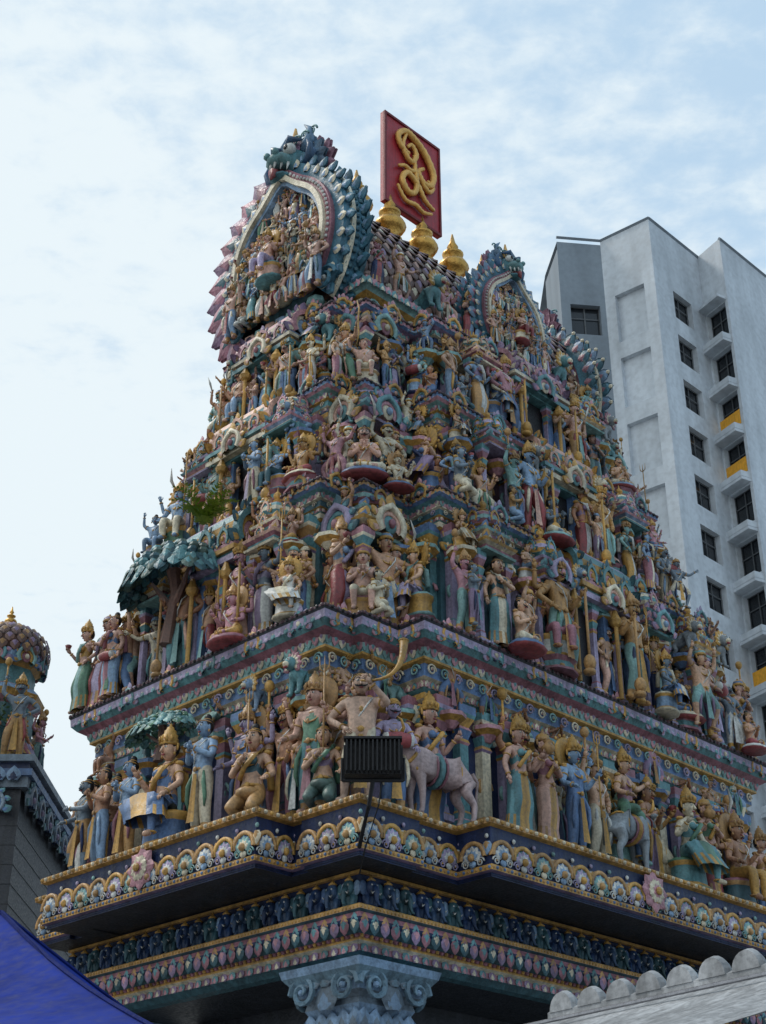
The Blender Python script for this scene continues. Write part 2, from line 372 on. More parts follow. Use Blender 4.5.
def sala():
    p=P(); n=10; v=[];f=[];ks=[]
    for X in(-.9,.9):
        for i in range(n+1):
            a=math.radians(-35+250*i/n); v.append((X,.36*math.cos(a),.62+.36*math.sin(a)))
    for i in range(n): f.append((i,i+1,n+2+i,n+1+i)); ks.append(i%3)
    p.add(v,f,ks)
    for z,d,h,k in((.05,.46,.05,0),(.13,.40,.04,1),(.21,.48,.04,2),(.29,.42,.05,3)): box(p,(0,0,z),(d+.55,d,h),k)
    for x in(-.6,0,.6): p.merge(KUD,T(x,-.40,.26,s=.55 if x==0 else .42),[1,2,3,5,4])
    for s in(-1,1): p.merge(KUD,T(.92*s,0,.22,rz=s*math.pi/2,s=.9),[1,2,3,5,4])
    for x in(-.5,0,.5): lathe(p,[(.06,.96),(.08,1.0),(.03,1.04),(.06,1.09),(.02,1.15),(.005,1.22)],7,5,c=(x,0,0))
    return p
SAL=sala()
ELE=P()
ell(ELE,(0,-.12,.62),(.2,.16,.24),0,9,7); ell(ELE,(0,-.02,.4),(.27,.12,.4),0,9,7)
for s in(-1,1):
    ell(ELE,(.27*s,-.06,.6),(.16,.04,.22),1,8,5); ell(ELE,(.1*s,-.24,.68),(.03,.03,.03),3,5,4)
    tube(ELE,[(.1*s,-.22,.5),(.15*s,-.32,.42),(.14*s,-.38,.46)],[.03,.025,.005],3,5)
    tube(ELE,[(.15*s,-.08,.4),(.15*s,-.1,.2),(.15*s,-.12,.02)],[.1,.08,.085],0,6)
tube(ELE,[(0,-.22,.62),(0,-.32,.45),(0,-.33,.25),(.05,-.36,.12),(.12,-.38,.12)],[.11,.085,.06,.045,.03],0,7)
lathe(ELE,[(.1,.8),(.14,.84),(.05,.92),(.01,1.0)],7,2,c=(0,-.1,0))
LION=P()
V,F=skin([(0,0,.45),(0,-.25,.55),(0,-.42,.7),(0,.25,.4),(.14,-.28,.4),(.15,-.34,.05),(.15,-.45,.03),(-.14,-.28,.4),(-.15,-.34,.05),(-.15,-.45,.03),(.16,.25,.3),(.18,.1,.2),(.18,.3,.04),(-.16,.25,.3),(-.18,.1,.2),(-.18,.3,.04)],
 [(0,1),(1,2),(0,3),(1,4),(4,5),(5,6),(1,7),(7,8),(8,9),(3,10),(10,11),(11,12),(3,13),(13,14),(14,15)],[.17,.19,.13,.17,.09,.055,.05,.09,.055,.05,.1,.07,.05,.1,.07,.05],1); LION.add(V,F,0)
ell(LION,(0,-.5,.8),(.17,.17,.17),0,9,7); ell(LION,(0,-.64,.74),(.09,.1,.08),1,7,5); ell(LION,(0,-.66,.66),(.08,.05,.03),4,6,4)
for s in(-1,1): ell(LION,(.08*s,-.63,.86),(.04,.03,.04),3,6,4); ell(LION,(.08*s,-.66,.86),(.018,.01,.018),5,5,4)
for i in range(9):
    a=math.radians(-30+30*i); LION.merge(FLM,T(.14*math.cos(a),-.44,.8+.14*math.sin(a),s=.2,ry=math.pi/2-a),[2,1])
BEAST=P()
ell(BEAST,(0,0,.42),(.36,.34,.36),0,12,9); ell(BEAST,(0,-.32,.36),(.25,.24,.15),1,10,7); ell(BEAST,(0,-.26,.04),(.22,.22,.07),0,9,5)
for s in(-1,1):
    ell(BEAST,(.17*s,-.26,.60),(.12,.11,.12),4,9,6); ell(BEAST,(.17*s,-.365,.60),(.05,.02,.055),5,7,5)
    tube(BEAST,[(.06*s,-.26,.74),(.2*s,-.3,.80),(.38*s,-.18,.74)],[.03,.07,.02],2,6)
    tube(BEAST,[(.24*s,0,.66),(.38*s,-.02,.88),(.36*s,.02,1.12),(.22*s,.0,1.30)],[.11,.09,.06,.01],7,7)
    tube(BEAST,[(.3*s,0,.3),(.5*s,-.1,.35),(.55*s,-.15,.55),(.48*s,-.16,.7)],[.1,.09,.05,.01],2,7)
    ell(BEAST,(.42*s,0,.5),(.12,.05,.16),2,7,5); ell(BEAST,(.10*s,-.52,.44),(.07,.07,.07),1,7,5)
    for i in range(3): tube(BEAST,[((.05+.07*i)*s,-.46+.08*i,.28),((.05+.07*i)*s,-.49+.08*i,.11)],[.035,.004],4,5)
    for j in range(3): BEAST.merge(SCR,T((.22+.1*j)*s,-.16+.1*j,.70+.12*j,s=.22,sx=s),[1,7])
for i in range(13):
    a=math.radians(-50+23.3*i); BEAST.merge(FLM,T(.3*math.cos(a),.10,.42+.3*math.sin(a),s=.40,ry=math.pi/2-a),[7,2])
    BEAST.merge(FLM,T(.26*math.cos(a),.24,.42+.26*math.sin(a),s=.50,ry=math.pi/2-a-.1),[8,7])
tube(BEAST,[(0,-.3,.14),(0,-.46,.08),(0,-.50,-.1)],[.10,.08,.02],6,6); lathe(BEAST,[(.12,.74),(.16,.82),(.08,.94),(.12,1.04),(.06,1.14),(.02,1.35)],8,3)
def gable(big=True):
    g=P(); kw=dict(cz=1.25,sx=1,sz=1.15,n=34,a0=-48,a1=228,og=.30)
    archring(g,1.22,1.42,-.12,.42,0,**kw); archring(g,1.10,1.22,-.2,.40,1,**kw); archring(g,1.02,1.10,-.27,.38,2,**kw); archring(g,.95,1.02,-.2,.30,3,**kw)
    archring(g,1.42,1.47,.02,.10,2,**kw); archring(g,1.42,1.47,.34,.42,4,**kw)
    ell(g,(0,.05,1.25),(1.05,.06,1.15),4,20,10)
    nfl=25
    for i in range(nfl):
        a=math.radians(-44+268*i/(nfl-1)); o=.30*math.exp(-((math.degrees(a)-90)/16)**2)
        cx,cz=math.cos(a),1.15*math.sin(a)
        sg=1 if math.cos(a)<0 else -1
        side=cx>.1
        if big:
            g.merge(FLM,T(1.42*cx,-.06,1.25+1.42*cz+o,s=(.20 if side else .50),sx=-sg,ry=math.pi/2-a),([0,3] if side else ([5,4] if i%2 else [6,5])))
            g.merge(FLM,T(1.40*cx,.30,1.25+1.40*cz+o,s=.24 if side else .36,sx=sg,ry=math.pi/2-a),[0,3] if side else [5,6])
        else:
            # peacock-fan petals, both faces
            for y in(-.04,.40):
                g.merge(PET,T(1.36*cx,y,1.25+1.36*cz+o,s=.34,ry=math.pi/2-a),[3 if i%2 else 0,5]); g.merge(PET,T(1.36*cx,y,1.25+1.36*cz+o,s=.30,sy=-1,ry=math.pi/2-a),[3 if i%2 else 0,5])
                ell(g,(1.64*cx,y,1.25+1.62*cz+o),(.05,.04,.05),2,6,4)
            g.merge(SCR,T(1.12*cx,.46,1.25+1.12*cz-.1,s=.22,sy=-1),[2,6])
        g.merge(PET,T(1.32*cx,-.13,1.25+1.32*cz+o-.03,s=.17,ry=math.pi/2-a),[2,3])
    for i in range(60):
        a=math.radians(-46+272*i/59); o=.28*math.exp(-((math.degrees(a)-90)/16)**2); ell(g,(1.16*math.cos(a),-.22,1.25+1.15*1.16*math.sin(a)+o),(.03,.03,.03),7,5,4)
        for y in(.08,.2,.32): ell(g,(1.43*math.cos(a),y-.03,1.25+1.15*1.43*math.sin(a)+o*1.05),(.045,.05,.045),0 if i%2 else 4,5,4)
    for s in(-1,1): g.merge(SCR,T(1.05*s,-.1,-.02,s=.45,sx=s),[0,7])
    return g
GAB=gable(True); GAB2=gable(False)
def bull(level=2):
    p=P()
    vs=[(-.1,0,.62),(.25,0,.66),(.43,0,.80),(.56,0,.90),(.45*-1,0,.64),
     (.27,.10,.52),(.30,.10,.29),(.27,.10,.07),(.31,.10,.025),(.27,-.10,.52),(.24,-.10,.29),(.25,-.10,.07),(.29,-.10,.025),
     (-.46,.11,.52),(-.37,.12,.40),(-.50,.12,.25),(-.46,.12,.06),(-.42,.12,.025),(-.46,-.11,.52),(-.37,-.12,.40),(-.52,-.12,.25),(-.50,-.12,.06),(-.46,-.12,.025),(.17,0,.84),
     (.70,0,.84),(.79,0,.79)]
    ed=[(0,1),(1,2),(2,3),(0,4),(1,5),(5,6),(6,7),(7,8),(1,9),(9,10),(10,11),(11,12),(4,13),(13,14),(14,15),(15,16),(16,17),(4,18),(18,19),(19,20),(20,21),(21,22),(1,23),(3,24),(24,25)]
    rd=[.185,.175,.115,.09,.16,.075,.043,.033,.04,.075,.043,.033,.04,.10,.08,.045,.033,.04,.10,.08,.045,.033,.04,.075,.062,.05]
    V,F=skin(vs,ed,rd,level); p.add(V,F,0)
    for s in(-1,1):
        tube(p,[(.53,.06*s,.97),(.53,.13*s,1.05),(.56,.12*s,1.15),(.6,.08*s,1.2)],[.028,.024,.015,.004],3,6)
        ell(p,(.50,.14*s,.92),(.03,.075,.035),0,6,5,rz=.3*s); ell(p,(.62,.066*s,.92),(.018,.012,.016),5,6,4); ell(p,(.80,.03*s,.80),(.012,.012,.012),5,5,4)
    tube(p,[(-.58,0,.70),(-.66,0,.6),(-.65,.02,.4),(-.63,.02,.28)],[.03,.022,.016,.03],0,6)
    ring(p,(.36,0,.73),(.8,0,.6),.135,.022,3,12); ring(p,(.5,0,.85),(.6,0,.5),.105,.014,6,12)
    ring(p,(-.08,0,.62),(1,0,0),.192,.02,1,14); ring(p,(.06,0,.63),(1,0,0),.188,.02,1,14); ring(p,(-.01,0,.625),(1,0,0),.182,.05,2,14); ring(p,(-.30,0,.63),(1,0,0),.178,.014,3,14)
    for i in range(5): ell(p,(.33+.02*math.sin(i),-.12+.06*i,.60-.03*math.cos(i)),(.022,.022,.026),3,5,4)
    return p
BULL=bull()
CAN=P()
for j in range(6):
    t=j/5*1.35; rr=math.cos(t)*.95+.05; n=max(5,int(22*rr))
    for i in range(n):
        a=2*math.pi*(i+.5*(j%2))/n
        m=np.array(Matrix.Translation((rr*math.cos(a),.55*rr*math.sin(a),.5*math.sin(t)+.06*math.sin(a*5)))@Matrix.Rotation(a+math.pi/2,4,'Z')@Matrix.Rotation(-.5+.5*math.sin(t),4,'X')@Matrix.Diagonal((.24,.3,-.24,1)))
        CAN.merge(PET,m,[(i+j)%3,1]); 
        ell(CAN,(rr*.95*math.cos(a),.52*rr*math.sin(a),.5*math.sin(t)+.04),(.10,.09,.08),(i*2+j)%3,6,4)
tube(CAN,[(-.1,.1,-1.1),(-.05,.12,-.6),(.05,.1,-.2),(0,.05,.2)],[.14,.10,.09,.12],3,7)
tube(CAN,[(-.05,.12,-.5),(.3,.05,-.15),(.5,.0,.1)],[.07,.05,.03],3,6); tube(CAN,[(-.05,.12,-.45),(-.35,.05,-.1),(-.5,.0,.1)],[.06,.05,.03],3,6)
SPEC=[
 dict(legs='stand',aL='bless',aR='give',dress='dhoti',extra=True,props=()),
 dict(legs='contra',aL='hip',aR='bless',dress='sari',chest='blouse',fem=True,props=(('lotus',-1),)),
 dict(legs='stand',aL='pray',aR='pray',dress='dhoti',crown='bun'),
 dict(legs='contra',aL='hip',aR='up',dress='dhoti',props=(('mace',-1),),mus=True,crown='kirita'),
 dict(legs='seat1',aL='knee',aR='bless',dress='sari',chest='blouse',fem=True,halo=True),
 dict(legs='cross',aL='bless',aR='give',dress='dhoti',extra=True,halo=True),
 dict(legs='dance',aL='out',aR='up',dress='short',crown='low'),
 dict(legs='lunge',aL='up',aR='hip',dress='short',mus=True,crown='low',props=(('sword',1),)),
 dict(legs='stand',aL='down',aR='across',dress='sari',chest='blouse',fem=True,crown='bun'),
 dict(legs='kneel',aL='pray',aR='pray',dress='dhoti',crown='bun'),
 dict(legs='stand',aL='give',aR='hip',dress='dhoti',extra=True,props=(('club',1),),crown='kirita',mus=True),
 dict(legs='seat',aL='bless',aR='knee',dress='dhoti',extra=True,halo=True),
 dict(legs='dance',aL='bless',aR='out',dress='dhoti',extra=True,crown='kirita',halo=True),
 dict(legs='contra',aL='across',aR='down',dress='sari',chest='blouse',fem=True,crown='low',lean=(.03,0)),
 dict(legs='stand',aL='knee',aR='knee',dress='dhoti',crown='turban',props=(('drum',1),),mus=True),
 dict(legs='cross',aL='pray',aR='pray',dress='dhoti',crown='bun',mus=True),
 dict(legs='stand',aL='out',aR='bless',dress='sari',chest='blouse',fem=True,props=(('trident',1),),crown='kirita'),
 dict(legs='lunge',aL='out',aR='up',dress='dhoti',props=(('bow',1),),crown='kirita'),
 dict(legs='seat',aL='give',aR='up',dress='short',crown='bun',fat=1.15,lean=(-.03,0),turn=.4),
 dict(legs='contra',aL='out',aR='hip',dress='dhoti',crown='turban',lean=(.05,-.03),turn=-.5,mus=True),
 dict(legs='dance',aL='up',aR='up',dress='short',crown='low',lean=(0,-.03),turn=.2,fat=1.1),
]
LIB=[fig(lod=1,**s) for s in SPEC]
SK=['salmon','salmon','cream','ochre','lblue','bgrey',lin(206,160,128),lin(206,160,128),lin(180,128,96),lin(216,174,144),lin(216,174,144),'pteal','pink']
CL=['blue','teal','pteal','rose','gold','cream','lilac','green','lblue','white','ochre','salmon','blue','navy','red','cream','mauve','dteal','lblue','pteal']
def fpal(sk=None,c1=None,c2=None,acc=None):
    g=random.choice(['gold','gold','gold','ochre'])
    return pal(sk or random.choice(SK),c1 or random.choice(CL),c2 or random.choice(CL),g,'white','dark','red',acc or random.choice(CL))
# ------------------------------------------------------------------ materials
def nodes(m): m.use_nodes=True; nt=m.node_tree; return nt,nt.nodes,nt.links
def stucco(name,attr=True,base=(.5,.5,.5),rough=.5,bump=.35,dirt=.45,scale=1.0):
    m=bpy.data.materials.new(name); nt,N,L=nodes(m); b=N['Principled BSDF']
    tc=N.new('ShaderNodeTexCoord'); n1=N.new('ShaderNodeTexNoise'); n1.inputs['Scale'].default_value=2.3*scale; n1.inputs['Detail'].default_value=4
    n2=N.new('ShaderNodeTexNoise'); n2.inputs['Scale'].default_value=28*scale; n2.inputs['Detail'].default_value=3
    mp=N.new('ShaderNodeMapping'); mp.inputs['Scale'].default_value=(9*scale,9*scale,.8*scale); n3=N.new('ShaderNodeTexNoise'); n3.inputs['Scale'].default_value=1; n3.inputs['Detail'].default_value=3
    L.new(tc.outputs['Object'],n1.inputs['Vector']);L.new(tc.outputs['Object'],n2.inputs['Vector']);L.new(tc.outputs['Object'],mp.inputs['Vector']);L.new(mp.outputs[0],n3.inputs['Vector'])
    if attr: a=N.new('ShaderNodeAttribute'); a.attribute_name='Col'; src=a.outputs['Color']
    else: a=N.new('ShaderNodeRGB'); a.outputs[0].default_value=(*base,1); src=a.outputs[0]
    def ramp(s,lo,hi,a0,a1):
        r=N.new('ShaderNodeMapRange'); r.inputs[1].default_value=lo;r.inputs[2].default_value=hi;r.inputs[3].default_value=a0;r.inputs[4].default_value=a1; L.new(s,r.inputs[0]); return r.outputs[0]
    d1=ramp(n1.outputs['Fac'],.35,.65,1-dirt*.5,1.10); d2=ramp(n2.outputs['Fac'],.3,.6,1-dirt*.5,1.12); d3=ramp(n3.outputs['Fac'],.38,.6,1-dirt*.55,1.06)
    m1=N.new('ShaderNodeMath');m1.operation='MULTIPLY';L.new(d1,m1.inputs[0]);L.new(d2,m1.inputs[1])
    m2=N.new('ShaderNodeMath');m2.operation='MULTIPLY';L.new(m1.outputs[0],m2.inputs[0]);L.new(d3,m2.inputs[1])
    vm=N.new('ShaderNodeVectorMath');vm.operation='SCALE';L.new(src,vm.inputs[0]);L.new(m2.outputs[0],vm.inputs['Scale'])
    L.new(vm.outputs[0],b.inputs['Base Color'])
    rr=ramp(n2.outputs['Fac'],.3,.7,rough-.12,min(1,rough+.2)); L.new(rr,b.inputs['Roughness'])
    if bump>0:
        bp=N.new('ShaderNodeBump'); bp.inputs['Strength'].default_value=bump; bp.inputs['Distance'].default_value=.02; L.new(n2.outputs['Fac'],bp.inputs['Height']); L.new(bp.outputs[0],b.inputs['Normal'])
    return m
MAT=stucco('painted_stucco',rough=.48,dirt=.58)
MG=stucco('gilded_metal',base=C['gold'],attr=False,rough=.3,dirt=.3); MG.node_tree.nodes['Principled BSDF'].inputs['Metallic'].default_value=.75
# ------------------------------------------------------------------ tower
CX,CY=-.24,14.94
TM=Matrix.Translation((CX,CY,EYE))@Matrix.Rotation(math.radians(45),4,'Z')
tower=bpy.data.objects.new('temple_gopuram_tower',None); scene.collection.objects.link(tower); tower.matrix_world=TM
bpy.context.view_layer.update()
Lg,Wd=8.9,6.1
def outline(s,c,r,p,b0,e0,pe,b1=None,e1=None,W=None):
    L=Lg; W=W or Wd; b1=b0 if b1 is None else b1; e1=e0 if e1 is None else e1; o=[]
    def cc(q): return max(.06,min(c,q-s-.05))
    c1,c2,c3,c4=cc(b0),cc(b1),cc(e0),cc(e1)
    o+= [(s,s),(s+c1,s),(s+c1,s+r),(b0,s+r),(b0,s-p),(L-b1,s-p),(L-b1,s+r),(L-s-c2,s+r),(L-s-c2,s),(L-s,s)]
    o+= [(L-s,s+c3),(L-s-r,s+c3),(L-s-r,e0),(L-s+pe,e0),(L-s+pe,W-e1),(L-s-r,W-e1),(L-s-r,W-s-c4),(L-s,W-s-c4),(L-s,W-s)]
    o+= [(L-s-c2,W-s),(L-s-c2,W-s-r),(L-b1,W-s-r),(L-b1,W-s+p),(b0,W-s+p),(b0,W-s-r),(s+c1,W-s-r),(s+c1,W-s),(s,W-s)]
    o+= [(s,W-s-c4),(s+r,W-s-c4),(s+r,W-e1),(s-pe,W-e1),(s-pe,e0),(s+r,e0),(s+r,s+c3),(s,s+c3)]
    return o
def rect(s): return [(s,s),(Lg-s,s),(Lg-s,Wd-s),(s,Wd-s)]
def offs(poly,d):
    n=len(poly);out=[]
    for i in range(n):
        a,b,c=poly[i-1],poly[i],poly[(i+1)%n]
        def nm(p,q):
            dx,dy=q[0]-p[0],q[1]-p[1]; l=math.hypot(dx,dy) or 1; return (dy/l,-dx/l)
        n1,n2=nm(a,b),nm(b,c)
        if abs(n1[0]*n2[1]-n1[1]*n2[0])<.01: out.append((b[0]+d*n1[0],b[1]+d*n1[1]))
        else: out.append((b[0]+d*(n1[0]+n2[0]),b[1]+d*(n1[1]+n2[1])))
    return out
def sweep(B,poly,prof,cap=None):
    p=P();n=len(poly);v=[];f=[];k=[];cols=[]
    for (d,z,c) in prof: v+=[(x,y,z) for x,y in offs(poly,d)]
    for j in range(len(prof)-1):
        for i in range(n): f.append((j*n+i,j*n+(i+1)%n,(j+1)*n+(i+1)%n,(j+1)*n+i)); k.append(j)
        cols.append(prof[j][2])
    if cap: f.append(tuple((len(prof)-1)*n+i for i in range(n))); k.append(len(prof)-2)
    p.add(v,f,k); B.add(p,np.eye(4),pal(*cols),var=0)
def edges(poly,vis=True):
    n=len(poly)
    for i in range(n):
        a,b=poly[i],poly[(i+1)%n]; dx,dy=b[0]-a[0],b[1]-a[1]; l=math.hypot(dx,dy)
        if l<.05: continue
        nx,ny=dy/l,-dx/l
        yield a,b,l,(dx/l,dy/l),(nx,ny),math.atan2(nx,-ny)
def row(B,poly,d,z,proto,sp,s,pals,tilt=0,flip=False,zs=1,jit=0,smooth=False,skipback=True,minl=.1):
    q=offs(poly,d)
    for a,b,l,t,nn,rz in edges(q):
        if skipback and nn[1]>.5 : continue
        if nn[0]>.5 and a[0]>Lg*.6: continue
        if l<minl: continue
        n=max(1,int(round(l/sp)))
        for i in range(n):
            u=(i+.5)/n*l
            M=T(a[0]+t[0]*u+nn[0]*jit*R(),a[1]+t[1]*u+nn[1]*jit*R(),z,rz,s,rx=tilt,sz=(-1 if flip else 1)*zs,sx=min(1.0,l/n/(sp) if n>1 else 1))
            B.add(proto,M,pals[i%len(pals)],smooth,.15)
BD=P(); ell(BD,(0,0,0),(.5,.5,.5),0,6,4)
arch=Batch(); orn=Batch(); figs=Batch()
base=rect(.45)
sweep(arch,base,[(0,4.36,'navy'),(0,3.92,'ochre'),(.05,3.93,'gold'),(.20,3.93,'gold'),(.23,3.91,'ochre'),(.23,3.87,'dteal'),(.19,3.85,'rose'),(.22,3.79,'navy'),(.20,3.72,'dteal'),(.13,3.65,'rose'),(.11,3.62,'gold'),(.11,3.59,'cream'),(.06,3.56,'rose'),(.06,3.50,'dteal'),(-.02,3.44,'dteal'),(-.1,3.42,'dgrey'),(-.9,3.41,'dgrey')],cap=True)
sweep(arch,rect(.44),[(0,4.345,'gold'),(.03,4.34,'gold'),(.03,4.31,'ochre'),(0,4.30,'ochre')])
NB=lin(44,70,112)
row(orn,base,.02,3.93,ELE,.25,.37,[pal(NB,'blue','gold','white'),pal(lin(60,86,118),'dteal','gold','white'),pal('dteal','lblue','gold','white')],smooth=True)
row(orn,base,.23,3.76,PET,.15,.14,[pal('rose','teal'),pal('dteal','cream'),pal('mauve','pink')],flip=True,tilt=.1)
row(orn,base,.215,3.73,PET,.15,.11,[pal('ochre','rose'),pal('teal','navy')])
row(orn,base,.13,3.63,BD,.07,.045,[pal('gold'),pal('rose')])
row(orn,base,.07,3.49,PET,.15,.11,[pal('teal','pink'),pal('mauve','cream')])
row(orn,base,.23,3.89,BD,.055,.03,[pal('gold')])
# ledge
LW=5.85
led=outline(0.0,.95,.07,.42,1.55,1.1,.45,e1=.8,W=LW)
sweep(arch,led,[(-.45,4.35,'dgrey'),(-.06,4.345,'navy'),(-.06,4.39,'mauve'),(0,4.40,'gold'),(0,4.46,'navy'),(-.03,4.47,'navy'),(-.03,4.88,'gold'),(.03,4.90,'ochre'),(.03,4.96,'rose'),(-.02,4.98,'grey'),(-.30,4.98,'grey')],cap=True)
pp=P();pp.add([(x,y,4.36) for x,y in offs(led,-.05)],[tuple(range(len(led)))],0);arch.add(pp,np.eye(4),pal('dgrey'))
row(orn,led,-.02,4.47,MED,.34,.40,[pal('ochre','white','lblue','blue'),pal('gold','lilac','white','teal'),pal('ochre','pteal','cream','blue')],smooth=True,minl=.2)
row(orn,led,.035,4.93,BD,.08,.05,[pal('gold'),pal('cream')]); row(orn,led,.0,4.43,BD,.06,.04,[pal('ochre'),pal('blue')])
for (x,y,rz) in((-.475,Wd/2,-math.pi/2),(Lg/2,-.45,0)): orn.add(FLO,T(x,y,4.69,rz,s=.50),pal('pink','cream','gold'),False)
# tiers: (z0,z1,floor s,wall s,p,b0,e0,pe, fig h, b1, e1)
TI=[(4.98,7.42,.0,.95,.42,1.55,1.1,.45,1.40,.75,.80),(7.42,9.5,.55,1.15,.55,1.95,1.5,.42,1.26,1.25,1.25),(9.5,11.3,.92,1.45,.48,2.35,1.8,.36,1.14,2.0,1.7),(11.3,12.9,1.22,1.72,.40,2.7,2.1,.30,1.02,2.6,2.1)]
CORN=[('teal','pink','cream','blue','gold','pteal','rose','teal','lilac','mauve'),('pteal','rose','gold','dteal','cream','pink','teal','blue','ochre','rose'),('lblue','mauve','cream','teal','gold','rose','pteal','pink','blue','teal'),('teal','salmon','gold','navy','cream','pteal','mauve','blue','pink','rose')]
walls=[]
A=[pal('pteal','rose'),pal('pink','teal'),pal('cream','mauve')]
WC=['navy','dteal','maroon','navy']
for ti,(z0,z1,fs,ws,p,b0,e0,pe,fh,b1,e1) in enumerate(TI):
    W=outline(ws,.80-.06*ti,.12,p,b0,e0,pe,b1,e1); walls.append(W); k=(z1-z0)/2.5 if ti==0 else .50; c=CORN[ti]
    if ti<3: out=ws-TI[ti+1][2]
    else: out=.24
    ch=.78*k
    zc=z1-ch
    sweep(arch,W,[(.12,z0,c[0]),(.12,z0+.08,c[1]),(.05,z0+.11,c[2]),(.05,z0+.16,c[5]),(.0,z0+.19,WC[ti]),(0,zc-.1,c[2]),(.05,zc-.07,c[4]),(.05,zc,c[3])])
    f=out/.43
    sweep(arch,W,[(.02,zc,c[0]),(.09*f,zc+.05*k,c[1]),(.09*f,zc+.13*k,c[2]),(.15*f,zc+.16*k,c[3]),(.15*f,zc+.32*k,c[4]),(.22*f,zc+.345*k,c[4]),(.22*f,zc+.375*k,c[5]),(.24*f,zc+.46*k,c[6]),(.36*f,zc+.53*k,c[7]),(.43*f,zc+.60*k,c[8]),(.44*f,zc+.70*k,'dgrey'),(.46*f,z1-.05*k,'maroon'),(.46*f,z1-.02*k,'grey'),(.40*f,z1,'grey'),(-.1,z1+.002,'grey')],cap=True)
    row(orn,W,.165*f,zc+.17*k,SCR,.22,.155*k,[pal('cream','rose'),pal('pteal','gold'),pal('lilac','gold')],smooth=True)
    row(orn,W,.10*f,zc+.05*k,PET,.10,.09*k**.5,[pal('cream','pink'),pal('teal','gold')])
    row(orn,W,.26*f,zc+.50*k,PET,.12,.12*k**.5,A,flip=True,tilt=.2)
    row(orn,W,.40*f,zc+.71*k,PET,.115,.14*k,[pal('lilac','teal'),pal('teal','cream')],flip=True,tilt=-.3)
    row(orn,W,.46*f,z1-.035,BD,.085,.05,[pal('maroon'),pal('dark')])
    row(orn,W,.40*f,zc+.50*k,KUD,.80,.34,[pal('gold','teal','blue','salmon','pink'),pal('teal','rose','navy','cream','lilac')],smooth=True)
    row(orn,W,.05,z0+.02,PET,.13,.12,A)
    row(orn,W,.04,z0+.16,PIL,.40,1.0*(zc-z0-.2),[pal('lilac','gold','teal','rose'),pal('teal','pink','gold','blue'),pal('cream','mauve','ochre','teal')],zs=1)
    row(orn,W,.03,z0+.6,SCR,.40,.28,[pal('pteal','gold'),pal('pink','cream'),pal('ochre','teal')],smooth=True)
    row(orn,W,.03,zc-.42,KUD,.55,.46,[pal('cream','teal','navy','salmon','gold'),pal('gold','pink','maroon','cream','ochre'),pal('pink','cream','blue','lilac','teal')],smooth=True)
KP=[pal('teal','pink','cream','lblue','mauve','gold'),pal('pteal','gold','rose','cream','blue','gold'),pal('lilac','teal','gold','pink','dteal','gold'),pal('cream','salmon','teal','rose','gold','gold')]
f_corner=fig(legs='seat',aL='pray',aR='pray',dress='short',crown='low',fat=1.15,lod=2)
